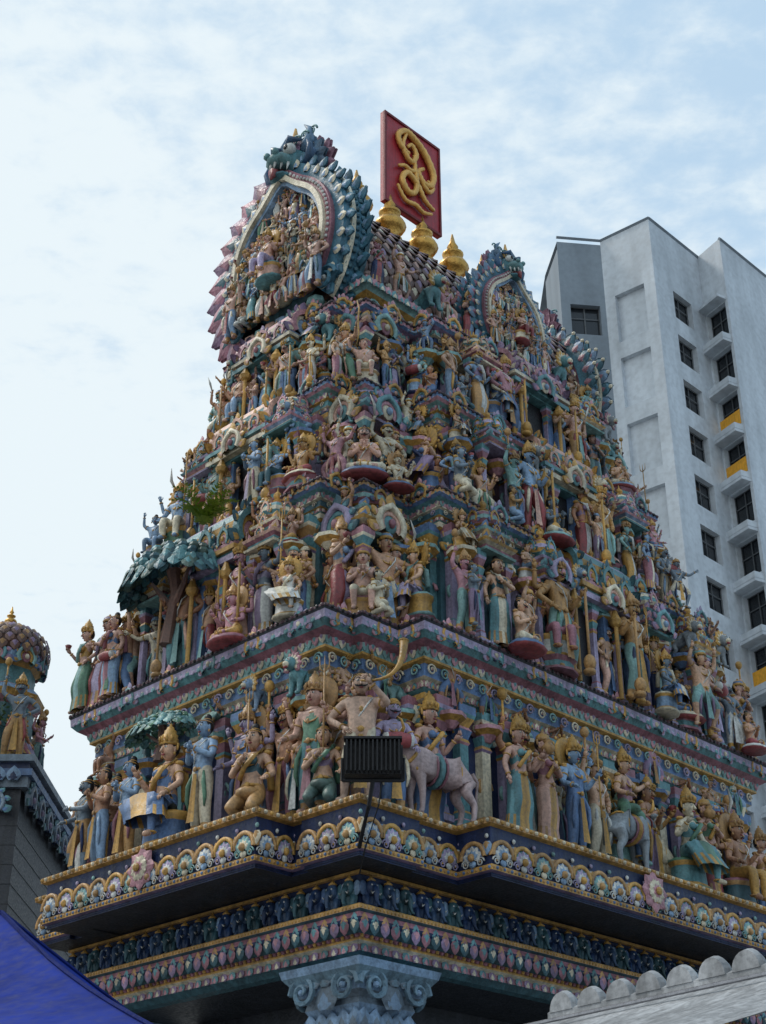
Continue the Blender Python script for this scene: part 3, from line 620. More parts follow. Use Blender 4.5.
for ti in(1,2,3):
    z0,z1,fs,ws,p,b0,e0,pe,fh,b1,e1=TI[ti]
    w=.92-.07*ti; zr=z0+fh*1.0
    for (x,y,rz) in((1,1,-math.pi/4),(-1,1,math.pi/4),(1,-1,-3*math.pi/4),(-1,-1,3*math.pi/4)):
        cx=ws+.06 if x>0 else Lg-ws-.06; cy=ws+.06 if y>0 else Wd-ws-.06
        hh=(z1+.25-zr)/1.36
        orn.add(KUT,T(cx,cy,zr,s=w,sz=max(hh,.55)/w*1.0),KP[(ti)%4])
        for a in(-1,1):
            for b in(-1,1): orn.add(PIL,T(cx+a*w*.42,cy+b*w*.42,z0,s=zr-z0+.02,sx=.8,sy=.8),pal('cream','gold','teal','rose'))
        orn.add(KUD,T(cx-x*(w*.5+.02),cy,zr-.05,-x*math.pi/2,s=w*.7),KP[(ti+1)%4][:5],True)
        orn.add(KUD,T(cx,cy-y*(w*.5+.02),zr-.05,0 if y>0 else math.pi,s=w*.7),KP[(ti+2)%4][:5],True)
        fx,fy=cx-x*.38,cy-y*.38
        figs.add(f_corner if ti==1 else LIB[(0,0,15,18)[ti]],T(fx,fy,z0+(.02 if ti!=2 else .15),rz,fh*(.92 if ti!=2 else 1.1)),fpal(sk=random.choice(['salmon','cream']),c1='cream'),True)
        figs.add(LIB[13],T(fx+x*.50,fy,z0,0 if y>0 else math.pi,fh*.95),fpal(),True); figs.add(LIB[0],T(fx,fy+y*.50,z0,-math.pi/2 if x>0 else math.pi/2,fh*.95),fpal(),True)
    fl=offs(walls[ti],.0)
    for a,b,l,t,nn,rz in edges(fl):
        if l<.9 or nn[1]>.5: continue
        n=max(1,int(l/1.15)); 
        if n%2==0: n+=1
        for i in range(n):
            u=(i+.5)/n*l; x=a[0]+t[0]*u+nn[0]*.24; y=a[1]+t[1]*u+nn[1]*.24
            mid=(i==n//2); hh=(z1+(.3 if mid else .10)-zr)/1.3
            if mid: orn.add(SAL,T(x,y,zr+.02,rz,s=.62,sz=max(hh,.5)/.62),KP[(ti+1)%4])
            else: orn.add(KUT,T(x,y,zr,rz,s=.56,sz=max(hh,.5)/.56),KP[(i+ti)%4])
            if mid or i%2: orn.add(KUD,T(x+nn[0]*.32,y+nn[1]*.32,zr-.05,rz,s=.46),KP[(ti+i)%4][:5],True)
            for q in(-.26,.26): orn.add(PIL,T(x+t[0]*q+nn[0]*.12,y+t[1]*q+nn[1]*.12,z0,rz,s=zr-z0+.02,sx=.6,sy=.6),pal('lilac','gold','rose','teal'))
    for (x,y,rz,wd) in((Lg/2,ws-p,0,.30),(ws-pe,Wd/2,-math.pi/2,.2)):
        nn=(0,-1) if rz==0 else (-1,0)
        dp=P(); hh=fh*.88
        box(dp,(0,0,hh/2+.1),(wd,.03,hh/2),0)
        for s in(-1,1): box(dp,(s*(wd+.05),-.06,hh/2+.1),(.05,.08,hh/2+.05),1); tube(dp,[(s*(wd+.14),-.24,0),(s*(wd+.14),-.24,hh*.95)],.03,2,8); lathe(dp,[(.03,hh*.93),(.07,hh*.96),(.09,hh*1.02),(.05,hh*1.09),(.01,hh*1.2)],8,2,c=(s*(wd+.14),-.24,0))
        box(dp,(0,-.07,hh+.17),(wd+.14,.1,.05),3)
        orn.add(dp,T(x+nn[0]*.26,y+nn[1]*.26,z0,rz),pal('dark','blue','gold','teal'))
# roof --------------------------------------------------------
NK=rect(1.80)
sweep(arch,NK,[(.15,12.9,'teal'),(.15,12.97,'rose'),(.02,13.0,'cream'),(.02,13.22,'gold'),(.12,13.27,'pteal'),(.20,13.36,'pink'),(.22,13.42,'navy'),(.1,13.46,'grey'),(-.1,13.47,'grey')],cap=True)
row(orn,NK,.22,13.30,PET,.13,.14,[pal('teal','cream'),pal('pink','teal')]); row(orn,NK,.05,12.97,SCR,.26,.24,[pal('pteal','gold'),pal('cream','rose')],smooth=True)
for a,b,l,t,nn,rz in edges(offs(NK,.10)):
    if nn[1]>.5: continue
    n=int(l/.50)
    for i in range(n):
        u=(i+ru(.35,.65))/n*l; x=a[0]+t[0]*u; y=a[1]+t[1]*u
        if R()<.8: figs.add(LIB[random.choice([5,9,6,12,15,4,1,3])],T(x,y,13.47,rz+ru(-.3,.3),ru(.76,.92)),fpal(),True)
        else: orn.add(LION,T(x,y,13.47,rz,.6),pal('teal','cream','gold','white','red','dark'),True)
RW=.98
rp=P(); prof=[]
for i in range(25):
    a=math.radians(-30+240*i/24); prof.append((RW*math.cos(a),14.15+1.55*math.sin(a)+.12*math.exp(-((math.degrees(a)-90)/20)**2)))
v=[(X,Wd/2+y,z) for X in(1.55,Lg-1.55) for y,z in prof]; n=len(prof)
rp.add(v,[(i,i+1,n+i+1,n+i) for i in range(n-1)]+[tuple(range(n)),tuple(range(n,2*n))],0); arch.add(rp,np.eye(4),pal('brown'))
SC=[pal('brown','cream'),pal('brown','salmon'),pal('brown','mauve')]
for j in range(15):
    a=math.radians(-22+7.6*j); 
    for sgn in(-1,1):
        y=(RW+.01)*math.cos(a)*sgn; z=14.15+1.56*math.sin(a)+.06
        for i in range(int((Lg-3.2)/.22)):
            x=1.65+.22*(i+.5*(j%2))
            orn.add(PET,np.array(Matrix.Translation((x,Wd/2+y,z))@Matrix.Rotation(0 if sgn<0 else math.pi,4,'Z')@Matrix.Rotation(-a*.92,4,'X')@Matrix.Diagonal((.22,.2,-.26,1))),SC[(i+j)%3])
rb=P(); box(rb,(Lg/2,Wd/2,15.84),((Lg-3.3)/2,.16,.06),0); box(rb,(Lg/2,Wd/2,15.93),((Lg-3.4)/2,.10,.05),1); arch.add(rb,np.eye(4),pal('teal','gold'))
GP=pal(lin(70,118,138),'rose','cream','lblue','dteal',lin(176,118,134),lin(140,108,136),'white')
GP2=pal(lin(86,132,150),'rose','cream','lblue','dteal',lin(186,134,146),'mauve','white')
BP=pal(lin(70,122,132),lin(110,152,154),lin(62,96,130),'gold','white','dark','red',lin(104,134,160),lin(160,118,138))
def place_gable(x,y,z,rz,s,hs=1.0,by=.02,bz=2.66,G=GAB,gp=GP,fill=True):
    orn.add(G,T(x,y,z,rz,s,),gp,False)
    M=T(x,y,z,rz,s)
    orn.add(BEAST,M@T(0,by,bz,s=hs),BP,True)
    if not fill: return
    for j,(zz,hw,hh,yy) in enumerate(((.05,.85,.80,-.30),(.50,.95,.74,-.26),(.95,.95,.70,-.22),(1.4,.85,.66,-.18),(1.85,.6,.58,-.14),(2.2,.3,.5,-.1))):
        n=int(hw*2/.25)+1
        for i in range(n):
            xx=-hw+2*hw*(i+.5)/n
            figs.add(random.choice([LIB[q] for q in(0,1,2,3,6,8,9,12,13)]),M@T(xx,yy+.06*R(),zz+ru(-.08,.10),ru(-.4,.4),hh*ru(.85,1.15)),fpal(sk=random.choice(['salmon',lin(216,174,144),lin(206,160,128),'cream','lblue'])),True)
        for q in range(7): ell(bx:=P(),(hw*(-1+2*(q+.5)/7),-.04,zz-.10+ru(-.03,.03)),(hw*.2,.14,.10),0,7,5); orn.add(bx,M,pal(random.choice(['salmon','lblue','pteal','cream'])),True)
    figs.add(LIB[11],M@T(0,-.42,.55,0,1.15),fpal(sk='salmon'),True)
    for s_ in(-1,1): figs.add(LIB[3],M@T(s_*1.0,-.30,-.05,0,1.05,sx=s_),fpal(sk='salmon'),True)
place_gable(1.35,Wd/2,13.22,-math.pi/2,.95,.98,.06,2.72)
place_gable(Lg-1.45,Wd/2,13.22,math.pi/2,.86,.95,G=GAB2,gp=GP2)
place_gable(Lg/2+.38,Wd/2-1.42,13.42,0,.62,.95,G=GAB2,gp=GP)
place_gable(Lg/2,Wd/2+1.1,13.3,math.pi,.70,G=GAB2,gp=GP2,fill=False)
nb=P(); box(nb,(Lg/2+.38,Wd/2-.85,14.1),(.5,.52,.7),0); arch.add(nb,np.eye(4),pal('dteal'))
KAL=P(); lathe(KAL,[(.14,0),(.19,.05),(.12,.10),(.10,.15),(.20,.22),(.25,.31),(.21,.40),(.10,.46),(.08,.49),(.16,.54),(.17,.58),(.07,.63),(.05,.68),(.09,.72),(.05,.80),(.012,.98)],16,0)
kb=Batch()
for i in range(5): kb.add(KAL,T(2.77+.78*i,Wd/2,15.96,s=1.12),pal('gold'),True)
kb.build('golden_kalasam_finials',MG,tower)
# populate tiers ------------------------------------------------
STAND=[0,1,2,3,6,7,8,10,12,13,14,16,17,19,20]; SIT=[4,5,9,11,15,18]
for ti,(z0,z1,fs,ws,p,b0,e0,pe,fh,b1,e1) in enumerate(TI):
    pathp=offs(walls[0],.22) if ti==0 else offs(walls[ti],.30)
    for a,b,l,t,nn,rz in edges(pathp):
        if nn[1]>.5: continue
        sp=.43*fh
        n=max(1,int(l/sp))
        for i in range(n):
            u=(i+.5)/n*l; x=a[0]+t[0]*u; y=a[1]+t[1]*u
            if ti>0 and abs(x-Lg/2)<.26 and nn[1]<-.5: continue
            if ti==0 and R()<.5: continue
            if ti==0 and y>LW-.3: continue
            sit=R()<.3
            pr=LIB[random.choice(SIT if sit else STAND)]
            j=ru(-.02,.18)
            figs.add(pr,T(x+nn[0]*j,y+nn[1]*j,z0+(.0 if not sit else .20),rz+ru(-.5,.5),fh*ru(.78,1.10),sx=random.choice((-1,1))),fpal(),True)
            if sit: 
                bx=P(); lathe(bx,[(.3,0),(.3,.03),(.25,.05),(.25,.12),(.3,.18)],8,[0,1,2,0]); orn.add(bx,T(x+nn[0]*j,y+nn[1]*j,z0,rz,s=fh*.8,sy=.8),pal('rose','gold','teal'))
    zz=z0+(z1-z0)*(.60 if ti else .60); pu=offs(walls[ti],.26 if ti else .12)
    for a,b,l,t,nn,rz in edges(pu):
        if nn[1]>.5: continue
        n=max(1,int(l/.66))
        for i in range(n):
            u=(i+ru(.3,.7))/n*l; x=a[0]+t[0]*u; y=a[1]+t[1]*u
            if ti>0 and abs(x-Lg/2)<.3 and nn[1]<-.5: continue
            r=R()
            if r<.6: figs.add(LIB[random.choice(SIT+[6,12,20])],T(x,y,zz,rz+ru(-.3,.3),ru(.58,.80)*(fh/1.15),sx=random.choice((-1,1))),fpal(),True)
            elif r<.85: orn.add(LION,T(x+nn[0]*.05,y+nn[1]*.05,zz,rz+ru(-.2,.2),ru(.38,.5)),pal(random.choice(['teal','lblue','cream','pteal','grey']),'cream',random.choice(['gold','ochre','rose']),'white','red','dark'),True)
            bx=P(); lathe(bx,[(.05,-.18),(.12,-.10),(.2,-.05),(.2,0)],8,[0,1,0]); orn.add(bx,T(x,y,zz,rz),pal(random.choice(['pteal','pink','cream','blue']),'gold'))
    if ti>0:
        po=offs(walls[ti],.60 if ti<3 else .48)
        for a,b,l,t,nn,rz in edges(po):
            if nn[1]>.5 or l<.3: continue
            n=max(1,int(l/(.75*fh)))
            for i in range(n):
                if R()<.35: continue
                u=(i+ru(.3,.7))/n*l; x=a[0]+t[0]*u; y=a[1]+t[1]*u
                if abs(x-Lg/2)<.45 and nn[1]<-.5: continue
                figs.add(LIB[random.choice([2,9,15,5,4,8,14,6,7,18,19,20])],T(x,y,z0+.02,rz+ru(-.6,.6),fh*ru(.68,.98),sx=random.choice((-1,1))),fpal(),True)
for ti in(1,2,3):
    z0,z1,fs,ws,p,b0,e0,pe,fh,b1,e1=TI[ti]
    for (x,y,rz) in((ws-pe-.3,Wd-e1,-math.pi/2-.5),(ws-pe-.1,Wd-e1+.3,-math.pi/2-1.0),(ws-.2,Wd-ws+.2,-2.0),(Lg-b1+.2,ws-p-.1,.5),(Lg-b1+.3,ws-p+.3,.8),(Lg-ws+.2,ws-.2,.8)):
        figs.add(LIB[random.choice([3,6,7,12,16,17])],T(x,y,z0+.02,rz,fh*ru(.95,1.1)),fpal(),True)
        figs.add(LIB[random.choice([6,7,12,3])],T(x,y,z1-.75,rz+ru(-.3,.3),fh*ru(.6,.75)),fpal(),True)
# end-of-terrace groups on the second storey
for (x,y,rz,k) in((.14,5.55,-1.7,1),(.22,5.22,-1.5,13),(.12,4.90,-1.6,8),(.55,5.45,-1.9,3),(.5,5.1,-1.6,16),(8.35,.35,.2,3),(8.1,.30,0,13),(8.4,.7,.6,6)):
    figs.add(LIB[k],T(x,y,7.43,rz,ru(1.12,1.28)),fpal(sk='salmon'),True)
DV=fig(legs='contra',aL='hip',aR='bless',dress='dhoti',extra=True,props=(('club',-1),),mus=True,lod=2)
for ti in(1,2,3):
    z0,z1,fs,ws,p,b0,e0,pe,fh,b1,e1=TI[ti]
    for s in(-1,1):
        figs.add(DV,T(Lg/2+s*.80,ws-p-.50,z0,0,fh*1.2,sx=s),fpal(),True)
        figs.add(DV,T(ws-pe-.42,Wd/2+s*.55,z0,-math.pi/2,fh*1.1,sx=s),fpal(),True)
orn.add(CAN,T(.10,3.70,8.75,-math.pi/2,s=.80),pal('dteal','teal','dgreen','brown'),False)
orn.add(CAN,T(.05,3.60,6.62,-math.pi/2,s=.42,sx=1.35,sz=.8),pal('teal','pteal','green','brown'),False)
arch.build('tower_storeys_and_cornices',MAT,tower)
orn.build('carved_ornament',MAT,tower)
figs.build('tier_figures',MAT,tower)
# ledge statues ---------------------------------
bpy.context.view_layer.update()
def statue(name,p,x,y,z,rz,s,pl,sx=1):
    B=Batch(); B.add(p,T(0,0,0,0,s,sx=sx),pl,True)
    return B.build(name,MAT,None,TM@Matrix(T(x,y,z,rz)))
LF=-math.pi/2; ZL=4.985
F=lambda **k: fig(lod=2,**k)
f_pray=F(legs='stand',aL='pray',aR='pray',dress='dhoti',crown='bun'); f_sage=F(legs='contra',aL='across',aR='give',dress='short',crown='bun',mus=True)
f_queen=F(legs='contra',aL='bless',aR='down',dress='sari',chest='blouse',fem=True,crown='kirita'); f_queen2=F(legs='stand',aL='across',aR='bless',dress='sari',chest='blouse',fem=True,crown='low',lean=(-.03,0),props=(('vessel',-1),))
f_god=F(legs='stand',aL='bless',aR='give',dress='dhoti',chest='blouse',crown='kirita',extra=True,halo=True,props=(('trident',1),)); f_seatq=F(legs='seat1',aL='knee',aR='bless',dress='sari',chest='blouse',fem=True,crown='kirita',lean=(.02,0))
f_kneel=F(legs='kneel',aL='give',aR='pray',dress='sari',chest='blouse',fem=True,crown='bun'); f_horn=F(legs='contra',aL='blow',aR='hip',dress='short',crown='bun',mus=True,props=(('horn',1),),fat=1.12)
f_ride=F(legs='ride',aL='out',aR='give',dress='dhoti',crown='kirita',chest='blouse'); f_crossg=F(legs='seat',aL='bless',aR='give',dress='dhoti',crown='kirita',extra=True,halo=True)
f_guard=F(legs='contra',aL='hip',aR='up',dress='dhoti',crown='kirita',mus=True,props=(('mace',-1),))
sk1=lin(180,136,108);sk2=lin(216,174,144)
LS=[('sage_statue',f_sage,-.12,4.82,LF-.1,1.06,fpal('bgrey','ochre','gold')),('attendant_statue',f_pray,-.14,4.42,LF-.2,1.10,fpal(sk1,'lblue','gold')),('attendant_statue',f_pray,-.05,4.00,LF,1.12,fpal('lblue','ochre','gold')),
('attendant_statue',f_sage,.20,4.65,LF+.3,1.12,fpal(sk1,'lilac','gold')),
('seated_goddess_statue',f_seatq,-.10,3.20,LF+.1,1.42,fpal(sk2,'blue','gold','blue')),('royal_attendant_statue',f_pray,-.14,2.45,LF,1.2,fpal('lblue','cream','gold')),('deity_statue',f_god,.15,2.02,LF,1.20,fpal('lilac','ochre','rose')),
('kneeling_woman_statue',f_kneel,-.18,1.58,LF+.4,1.30,fpal(sk2,'ochre','gold','dteal')),('deity_statue',f_god,.24,.98,LF+.25,1.28,fpal('salmon','teal','pink','green')),('kneeling_woman_statue',f_kneel,.12,.72,LF+.6,1.15,fpal(sk2,'dgreen','green','mauve')),
('warrior_statue',f_guard,.30,1.50,LF,1.18,fpal(sk1,'rose','gold','blue')),
('horn_blower_statue',f_horn,.36,.36,-math.pi/4,1.28,fpal(lin(216,180,156),'cream','gold')),('drummer_statue',LIB[14],.80,.30,-.5,1.10,fpal('lilac','blue','gold')),
('rider_statue',f_queen,1.50,.42,.0,1.25,fpal('salmon','blue','gold','blue')),
('queen_statue',f_queen,2.42,-.12,.0,1.12,fpal('salmon','teal','gold','teal')),('queen_statue',f_queen2,2.94,-.10,.1,1.12,fpal('salmon','salmon','gold','rose')),('deity_statue',f_god,3.48,-.10,0,1.14,fpal('lblue','blue','gold','blue')),
('priest_statue',f_guard,4.0,-.02,0,1.10,fpal(sk2,'cream','gold','white')),('rider_statue',f_ride,4.60,-.02,.2,1.12,fpal(sk2,'green','gold','rose')),
('seated_goddess_statue',f_seatq,5.75,-.14,0,1.28,fpal('cream','teal','green','teal')),('queen_statue',f_queen2,6.35,-.05,0,1.12,fpal('salmon','red','gold','green')),('deity_statue',f_crossg,6.95,-.1,0,1.22,fpal(sk1,'gold','rose')),
('attendant_statue',f_pray,5.22,.10,.2,1.12,fpal(sk1,'mauve','gold')),('warrior_statue',f_guard,7.7,.35,0,1.15,fpal(sk2,'ochre','gold')),('queen_statue',f_queen,8.3,.35,0,1.15,fpal('salmon','blue','gold'))]
for nm,p,x,y,rz,s,pl in LS:
    statue(nm,p,x,y,ZL+(.44 if p is f_ride else 0),rz,s*1.18,pl)
statue('bull_statue',BULL,1.28,.14,ZL,math.radians(-12),.90,pal(lin(180,158,156),'rose','teal','gold','white','dark','red','blue'),sx=-1)
statue('bull_statue',BULL,4.60,-.04,ZL,math.radians(8),.92,pal('grey','rose','gold','gold','white','dark','red','blue'))
statue('horse_statue',BULL,5.30,.24,ZL,math.radians(-5),.84,pal('cream','mauve','teal','gold','white','dark','red','blue'),sx=-1)
# ------------------------------------------------------------------ lower body
lb=Batch(); q=P(); box(q,(Lg/2,Wd/2,.93),((Lg-3.2)/2,(Wd-3.2)/2,2.50),0); lb.add(q,np.eye(4),pal('dgrey'))
CAP=P(); lathe(CAP,[(.36,-4.9),(.36,-.2),(.40,-.17),(.38,-.12),(.34,-.08),(.46,.02),(.52,.1),(.50,.16),(.60,.22),(.62,.3),(.75,.42),(.78,.50)],4,[0,1,2,1,0,1,2,0,1,3,1],ph=math.pi/4)
for i in range(4):
    Rm=np.array(Matrix.Rotation(i*math.pi/2,4,'Z'))
    for s in(-1,1): CAP.merge(SCR,Rm@T(.28*s,-.44,.08,s=.36,sx=s),[3,1])
    for x in(-.3,-.15,0,.15,.3): CAP.merge(PET,Rm@T(x,-.36,-.14,s=.2),[1,2]); CAP.merge(PET,Rm@T(x,-.46,.28,s=.16),[2,3])
    CAP.merge(PET,Rm@T(0,-.44,.05,s=.3),[2,1])
    for j in range(6):
        for x in(-.16,0,.16): CAP.merge(PET,Rm@T(x,-.26,-.45-.3*j,s=.2),[1,3])
for (x,y) in((.86,.86),(Lg-.86,.86),(.86,Wd-.86)): lb.add(CAP,T(x,y,2.91,sx=1.1,sy=1.1),pal('bgrey','lblue','bgrey',lin(120,150,168)),False)
lb.build('ground_floor_walls_and_columns',MAT,tower)
# ------------------------------------------------------------------ simple materials
def simple(name,col,rough=.6,metal=0,noise=.25,sc=3,bump=.1,spec=None):
    m=stucco(name,attr=False,base=col,rough=rough,bump=bump,dirt=noise,scale=sc); b=m.node_tree.nodes['Principled BSDF']; b.inputs['Metallic'].default_value=metal
    if spec is not None: b.inputs['Specular IOR Level'].default_value=spec
    return m
def mesh(name,v,f,mats,mi=None,parent=None,smooth=False):
    me=bpy.data.meshes.new(name); me.from_pydata(v,[],f)
    for m in mats: me.materials.append(m)
    if mi:
        for i,pg in enumerate(me.polygons): pg.material_index=mi[i]
    if smooth:
        for pg in me.polygons: pg.use_smooth=True
    ob=bpy.data.objects.new(name,me); scene.collection.objects.link(ob)
    if parent: ob.parent=parent
    return ob
def pobj(name,p,mats,parent=None,loc=(0,0,0),rot=(0,0,0),smooth=False):
    V,L,S,K=p.comp(); ob=mesh(name,[tuple(x) for x in V],p.f,mats,list(p.k),None,smooth); ob.location=loc; ob.rotation_euler=rot
    if parent: ob.parent=parent
    return ob
m_red=simple('red_board',lin(160,40,50),.45,noise=.25); m_blk=simple('black_metal',(.012,.012,.014),.5,0.3,.2)
sign=bpy.data.objects.new('om_sign_board',None); scene.collection.objects.link(sign); sign.matrix_world=TM@Matrix.Translation((4.09,Wd/2+.02,0))
p=P(); box(p,(0,0,17.8),(.70,.045,1.0),0)
for c,h in(((0,-.05,18.78),(.70,.02,.025)),((0,-.05,16.82),(.70,.02,.025)),((-.68,-.05,17.8),(.02,.02,.955)),((.68,-.05,17.8),(.02,.02,.955))): box(p,c,h,2)
for x in(-.35,.35): tube(p,[(x,.07,15.8),(x,.07,18.5)],.035,1,6)
pobj('board_and_posts',p,[m_red,m_blk,simple('dark_red_trim',lin(110,24,30))],sign)
p=P()
def cr(pts,n=6):
    o=[]
    for i in range(len(pts)-1):
        a,b,c,d=[np.array(pts[max(0,min(len(pts)-1,i+k))]) for k in(-1,0,1,2)]
        for j in range(n):
            t=j/n; o.append(tuple(.5*((2*b)+(-a+c)*t+(2*a-5*b+4*c-d)*t*t+(-a+3*b-3*c+d)*t**3)))
    o.append(tuple(pts[-1])); return o
def om(pts,r): 
    P3=[(x*.62,-.10-.01*(i%2),17.8+z*.9) for i,(x,z) in enumerate(cr(pts))]; tube(p,P3,[r*(.6+.4*math.sin(math.pi*min(1,max(0,i/(len(P3)-1))))) for i in range(len(P3))],0,6)
om([(-.25,.35),(-.55,.42),(-.66,.66),(-.38,.87),(-.02,.82),(.42,.62),(.74,.25),(.66,-.06),(.34,-.14),(.14,.06),(.34,.22)],.066)
om([(-.32,.85),(-.48,.45),(-.18,.18),(.06,.42),(-.12,.62),(-.3,.5)],.052)
om([(-.02,.40),(.0,.1),(.06,-.2),(.0,-.5),(-.3,-.62),(-.52,-.40),(-.30,-.15),(.1,-.3),(.38,-.55),(.74,-.66)],.06)
om([(-.66,-.12),(-.42,-.02),(-.2,-.05),(.1,.0),(.5,-.28),(.74,-.1),(.5,-.02)],.048)
om([(-.70,-.6),(-.4,-.86),(.0,-.82),(.3,-.88),(.66,-.78)],.044)
pobj('om_symbol',p,[simple('gold_paint',lin(220,170,90),.4,.35,.15)],sign,smooth=True)
# floodlight
fl=bpy.data.objects.new('floodlight',None); scene.collection.objects.link(fl); fl.location=(-.10,14.32,EYE+5.10)
p=P(); box(p,(0,0,0),(.28,.09,.17),0); box(p,(0,.10,0),(.30,.02,.19),0)
for i in range(13): box(p,(-.26+.0433*i,-.125,.0),(.008,.04,.16),0)
box(p,(0,-.1,.185),(.29,.06,.012),0)
for s in(-1,1): tube(p,[(.31*s,0,.02),(.31*s,-.03,-.22)],.014,0,5)
tube(p,[(-.31,-.03,-.22),(.31,-.03,-.22)],.016,0,5); tube(p,[(0,-.03,-.22),(-.04,.05,-.45),(-.10,.30,-.62),(-.14,.62,-.70)],.022,0,6); tube(p,[(.1,.05,-.1),(.06,.15,-.4),(-.08,.5,-.75),(-.14,.9,-.9)],.008,0,4)
pobj('housing_and_bracket',p,[m_blk],fl)
# fern
p=P()
for i in range(30):
    a=random.random()*6.28; ln=ru(.28,.55)
    for j in range(9):
        t=j/8; c=Vector((math.cos(a)*ln*t*.8,math.sin(a)*ln*t*.8,ln*(1.5*t-.85*t*t)))
        for s in(-1,1):
            dr=Vector((-math.sin(a)*s,math.cos(a)*s,.0))+Vector((math.cos(a),math.sin(a),.3))*.6
            w=.11*(1-t*.7); q=c+dr*w; e=Vector((math.cos(a),math.sin(a),0))*.02
            p.add([tuple(c-e),tuple(c+e),tuple(q+e*.4),tuple(q-e*.4)],[(0,1,2,3)],0)
fern=pobj('fern_plant',p,[simple('fern_leaf',(.22,.32,.03),.5,noise=.4)]); fern.matrix_world=TM@Matrix.Translation((-.22,2.66,9.10))
# ------------------------------------------------------------------ apartment block
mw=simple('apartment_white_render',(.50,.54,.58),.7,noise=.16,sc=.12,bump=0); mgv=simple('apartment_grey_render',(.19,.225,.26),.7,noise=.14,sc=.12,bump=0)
mgl=simple('window_glass_dark',(.015,.018,.022),.12,noise=.1,bump=0); mfr=simple('window_frame',(.08,.085,.09),.4,bump=0); mor=simple('orange_panel',lin(224,160,44),.6,bump=0)
apt=bpy.data.objects.new('apartment_block',None); scene.collection.objects.link(apt)
def facade(name,a,b,z0,z1,wins,mat,depth=.35,sub=True):
    a=Vector((*a,0));b=Vector((*b,0)); d=(b-a);l=d.length;d.normalize(); n=Vector((d.y,-d.x,0))
    us=sorted(set([0,l]+[w[0] for w in wins]+[w[1] for w in wins])); zs=sorted(set([z0,z1]+[w[2] for w in wins]+[w[3] for w in wins]))
    v=[];f=[];mi=[]
    def quad(p0,p1,p2,p3,m): o=len(v); v.extend([tuple(p) for p in(p0,p1,p2,p3)]); f.append((o,o+1,o+2,o+3)); mi.append(m)
    def pt(u,z,dp=0): return a+d*u-n*dp+Vector((0,0,z))
    for i in range(len(us)-1):
        for j in range(len(zs)-1):
            cu=(us[i]+us[i+1])/2;cz=(zs[j]+zs[j+1])/2
            if not any(w[0]<cu<w[1] and w[2]<cz<w[3] for w in wins): quad(pt(us[i],zs[j]),pt(us[i+1],zs[j]),pt(us[i+1],zs[j+1]),pt(us[i],zs[j+1]),0)
    for (u0,u1,zA,zB,kd) in wins:
        dp=depth if kd!='panel' else .3
        quad(pt(u0,zA),pt(u0,zB),pt(u0,zB,dp),pt(u0,zA,dp),0);quad(pt(u1,zA),pt(u1,zB),pt(u1,zB,dp),pt(u1,zA,dp),0)
        quad(pt(u0,zA),pt(u1,zA),pt(u1,zA,dp),pt(u0,zA,dp),0);quad(pt(u0,zB),pt(u1,zB),pt(u1,zB,dp),pt(u0,zB,dp),0)
        quad(pt(u0,zA,dp),pt(u1,zA,dp),pt(u1,zB,dp),pt(u0,zB,dp),1 if kd!='panel' else 0)
        if kd!='panel':
            def bar(ua,ub,za,zb,o=0):
                quad(pt(ua,za,dp-.06-o),pt(ub,za,dp-.06-o),pt(ub,zb,dp-.06-o),pt(ua,zb,dp-.06-o),2)
            w_=.06; um=(u0+u1)/2; bar(u0,u0+w_,zA,zB);bar(u1-w_,u1,zA,zB);bar(um-.04,um+.04,zA,zB);bar(u0,u1,zA,zA+w_,.01);bar(u0,u1,zB-w_,zB,.01);zm=zA+(zB-zA)*.62;bar(u0,u1,zm-.03,zm+.03,.01)
            if kd=='or': quad(pt(u0,zA,-.01),pt(u1,zA,-.01),pt(u1,zA+.85,-.01),pt(u0,zA+.85,-.01),3)
        if kd in('hood','or'):
            for zq,h in((zB+.1,.16),(zA-.5,.32)):
                o0=pt(u0-.12,zq);o1=pt(u1+.12,zq); ex=n*.6
                A=[o0,o1,o1+ex,o0+ex]; Bq=[x+Vector((0,0,h)) for x in A]
                quad(*A,0);quad(*Bq,0);quad(A[2],A[3],Bq[3],Bq[2],0);quad(A[0],A[3],Bq[3],Bq[0],0);quad(A[1],A[2],Bq[2],Bq[1],0)
    return mesh(name,v,f,[mat,mgl,mfr,mor],mi,apt)
zt=52.2+EYE; FH=2.78
A_=(14.05,62.0);B_=(17.27,65.3);Cc=(11.74,63.9);D_=(9.35,63.6);E_=(18.15,63.7);G_=(21.4,67.0)
nf=17
def stack(u0,u1,za,zb,kind,off,n=nf): return [(u0,u1,zt-off-FH*i-zb,zt-off-FH*i-za,kind(i) if callable(kind) else kind) for i in range(n)]
facade('front_wing',A_,B_,0,zt,stack(1.65,3.35,0,1.7,'win',3.9),mw)
facade('left_wing_wall',Cc,A_,0,zt,[(.6,2.35,zt-4.0-4.0*i-3.0,zt-4.0-4.0*i,'panel') for i in range(11)],mw)
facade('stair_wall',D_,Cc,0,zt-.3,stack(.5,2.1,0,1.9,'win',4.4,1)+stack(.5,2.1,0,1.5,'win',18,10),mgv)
facade('balcony_wall',(17.27,65.3),E_,0,zt,stack(.12,1.62,0,2.0,lambda i:'or' if i in(2,3,7) else 'hood',4.1),mw)
facade('right_wing',E_,G_,0,zt,[],mw)
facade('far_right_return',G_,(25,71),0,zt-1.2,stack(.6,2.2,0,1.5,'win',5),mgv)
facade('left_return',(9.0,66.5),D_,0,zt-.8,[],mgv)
rpoly=[D_,Cc,A_,B_,E_,G_,(25,71),(25,85),(9,85),(9,66.5)]
mesh('roof_slab',[(x,y,zt-.32) for x,y in rpoly],[tuple(range(len(rpoly)))],[mgv],None,apt)
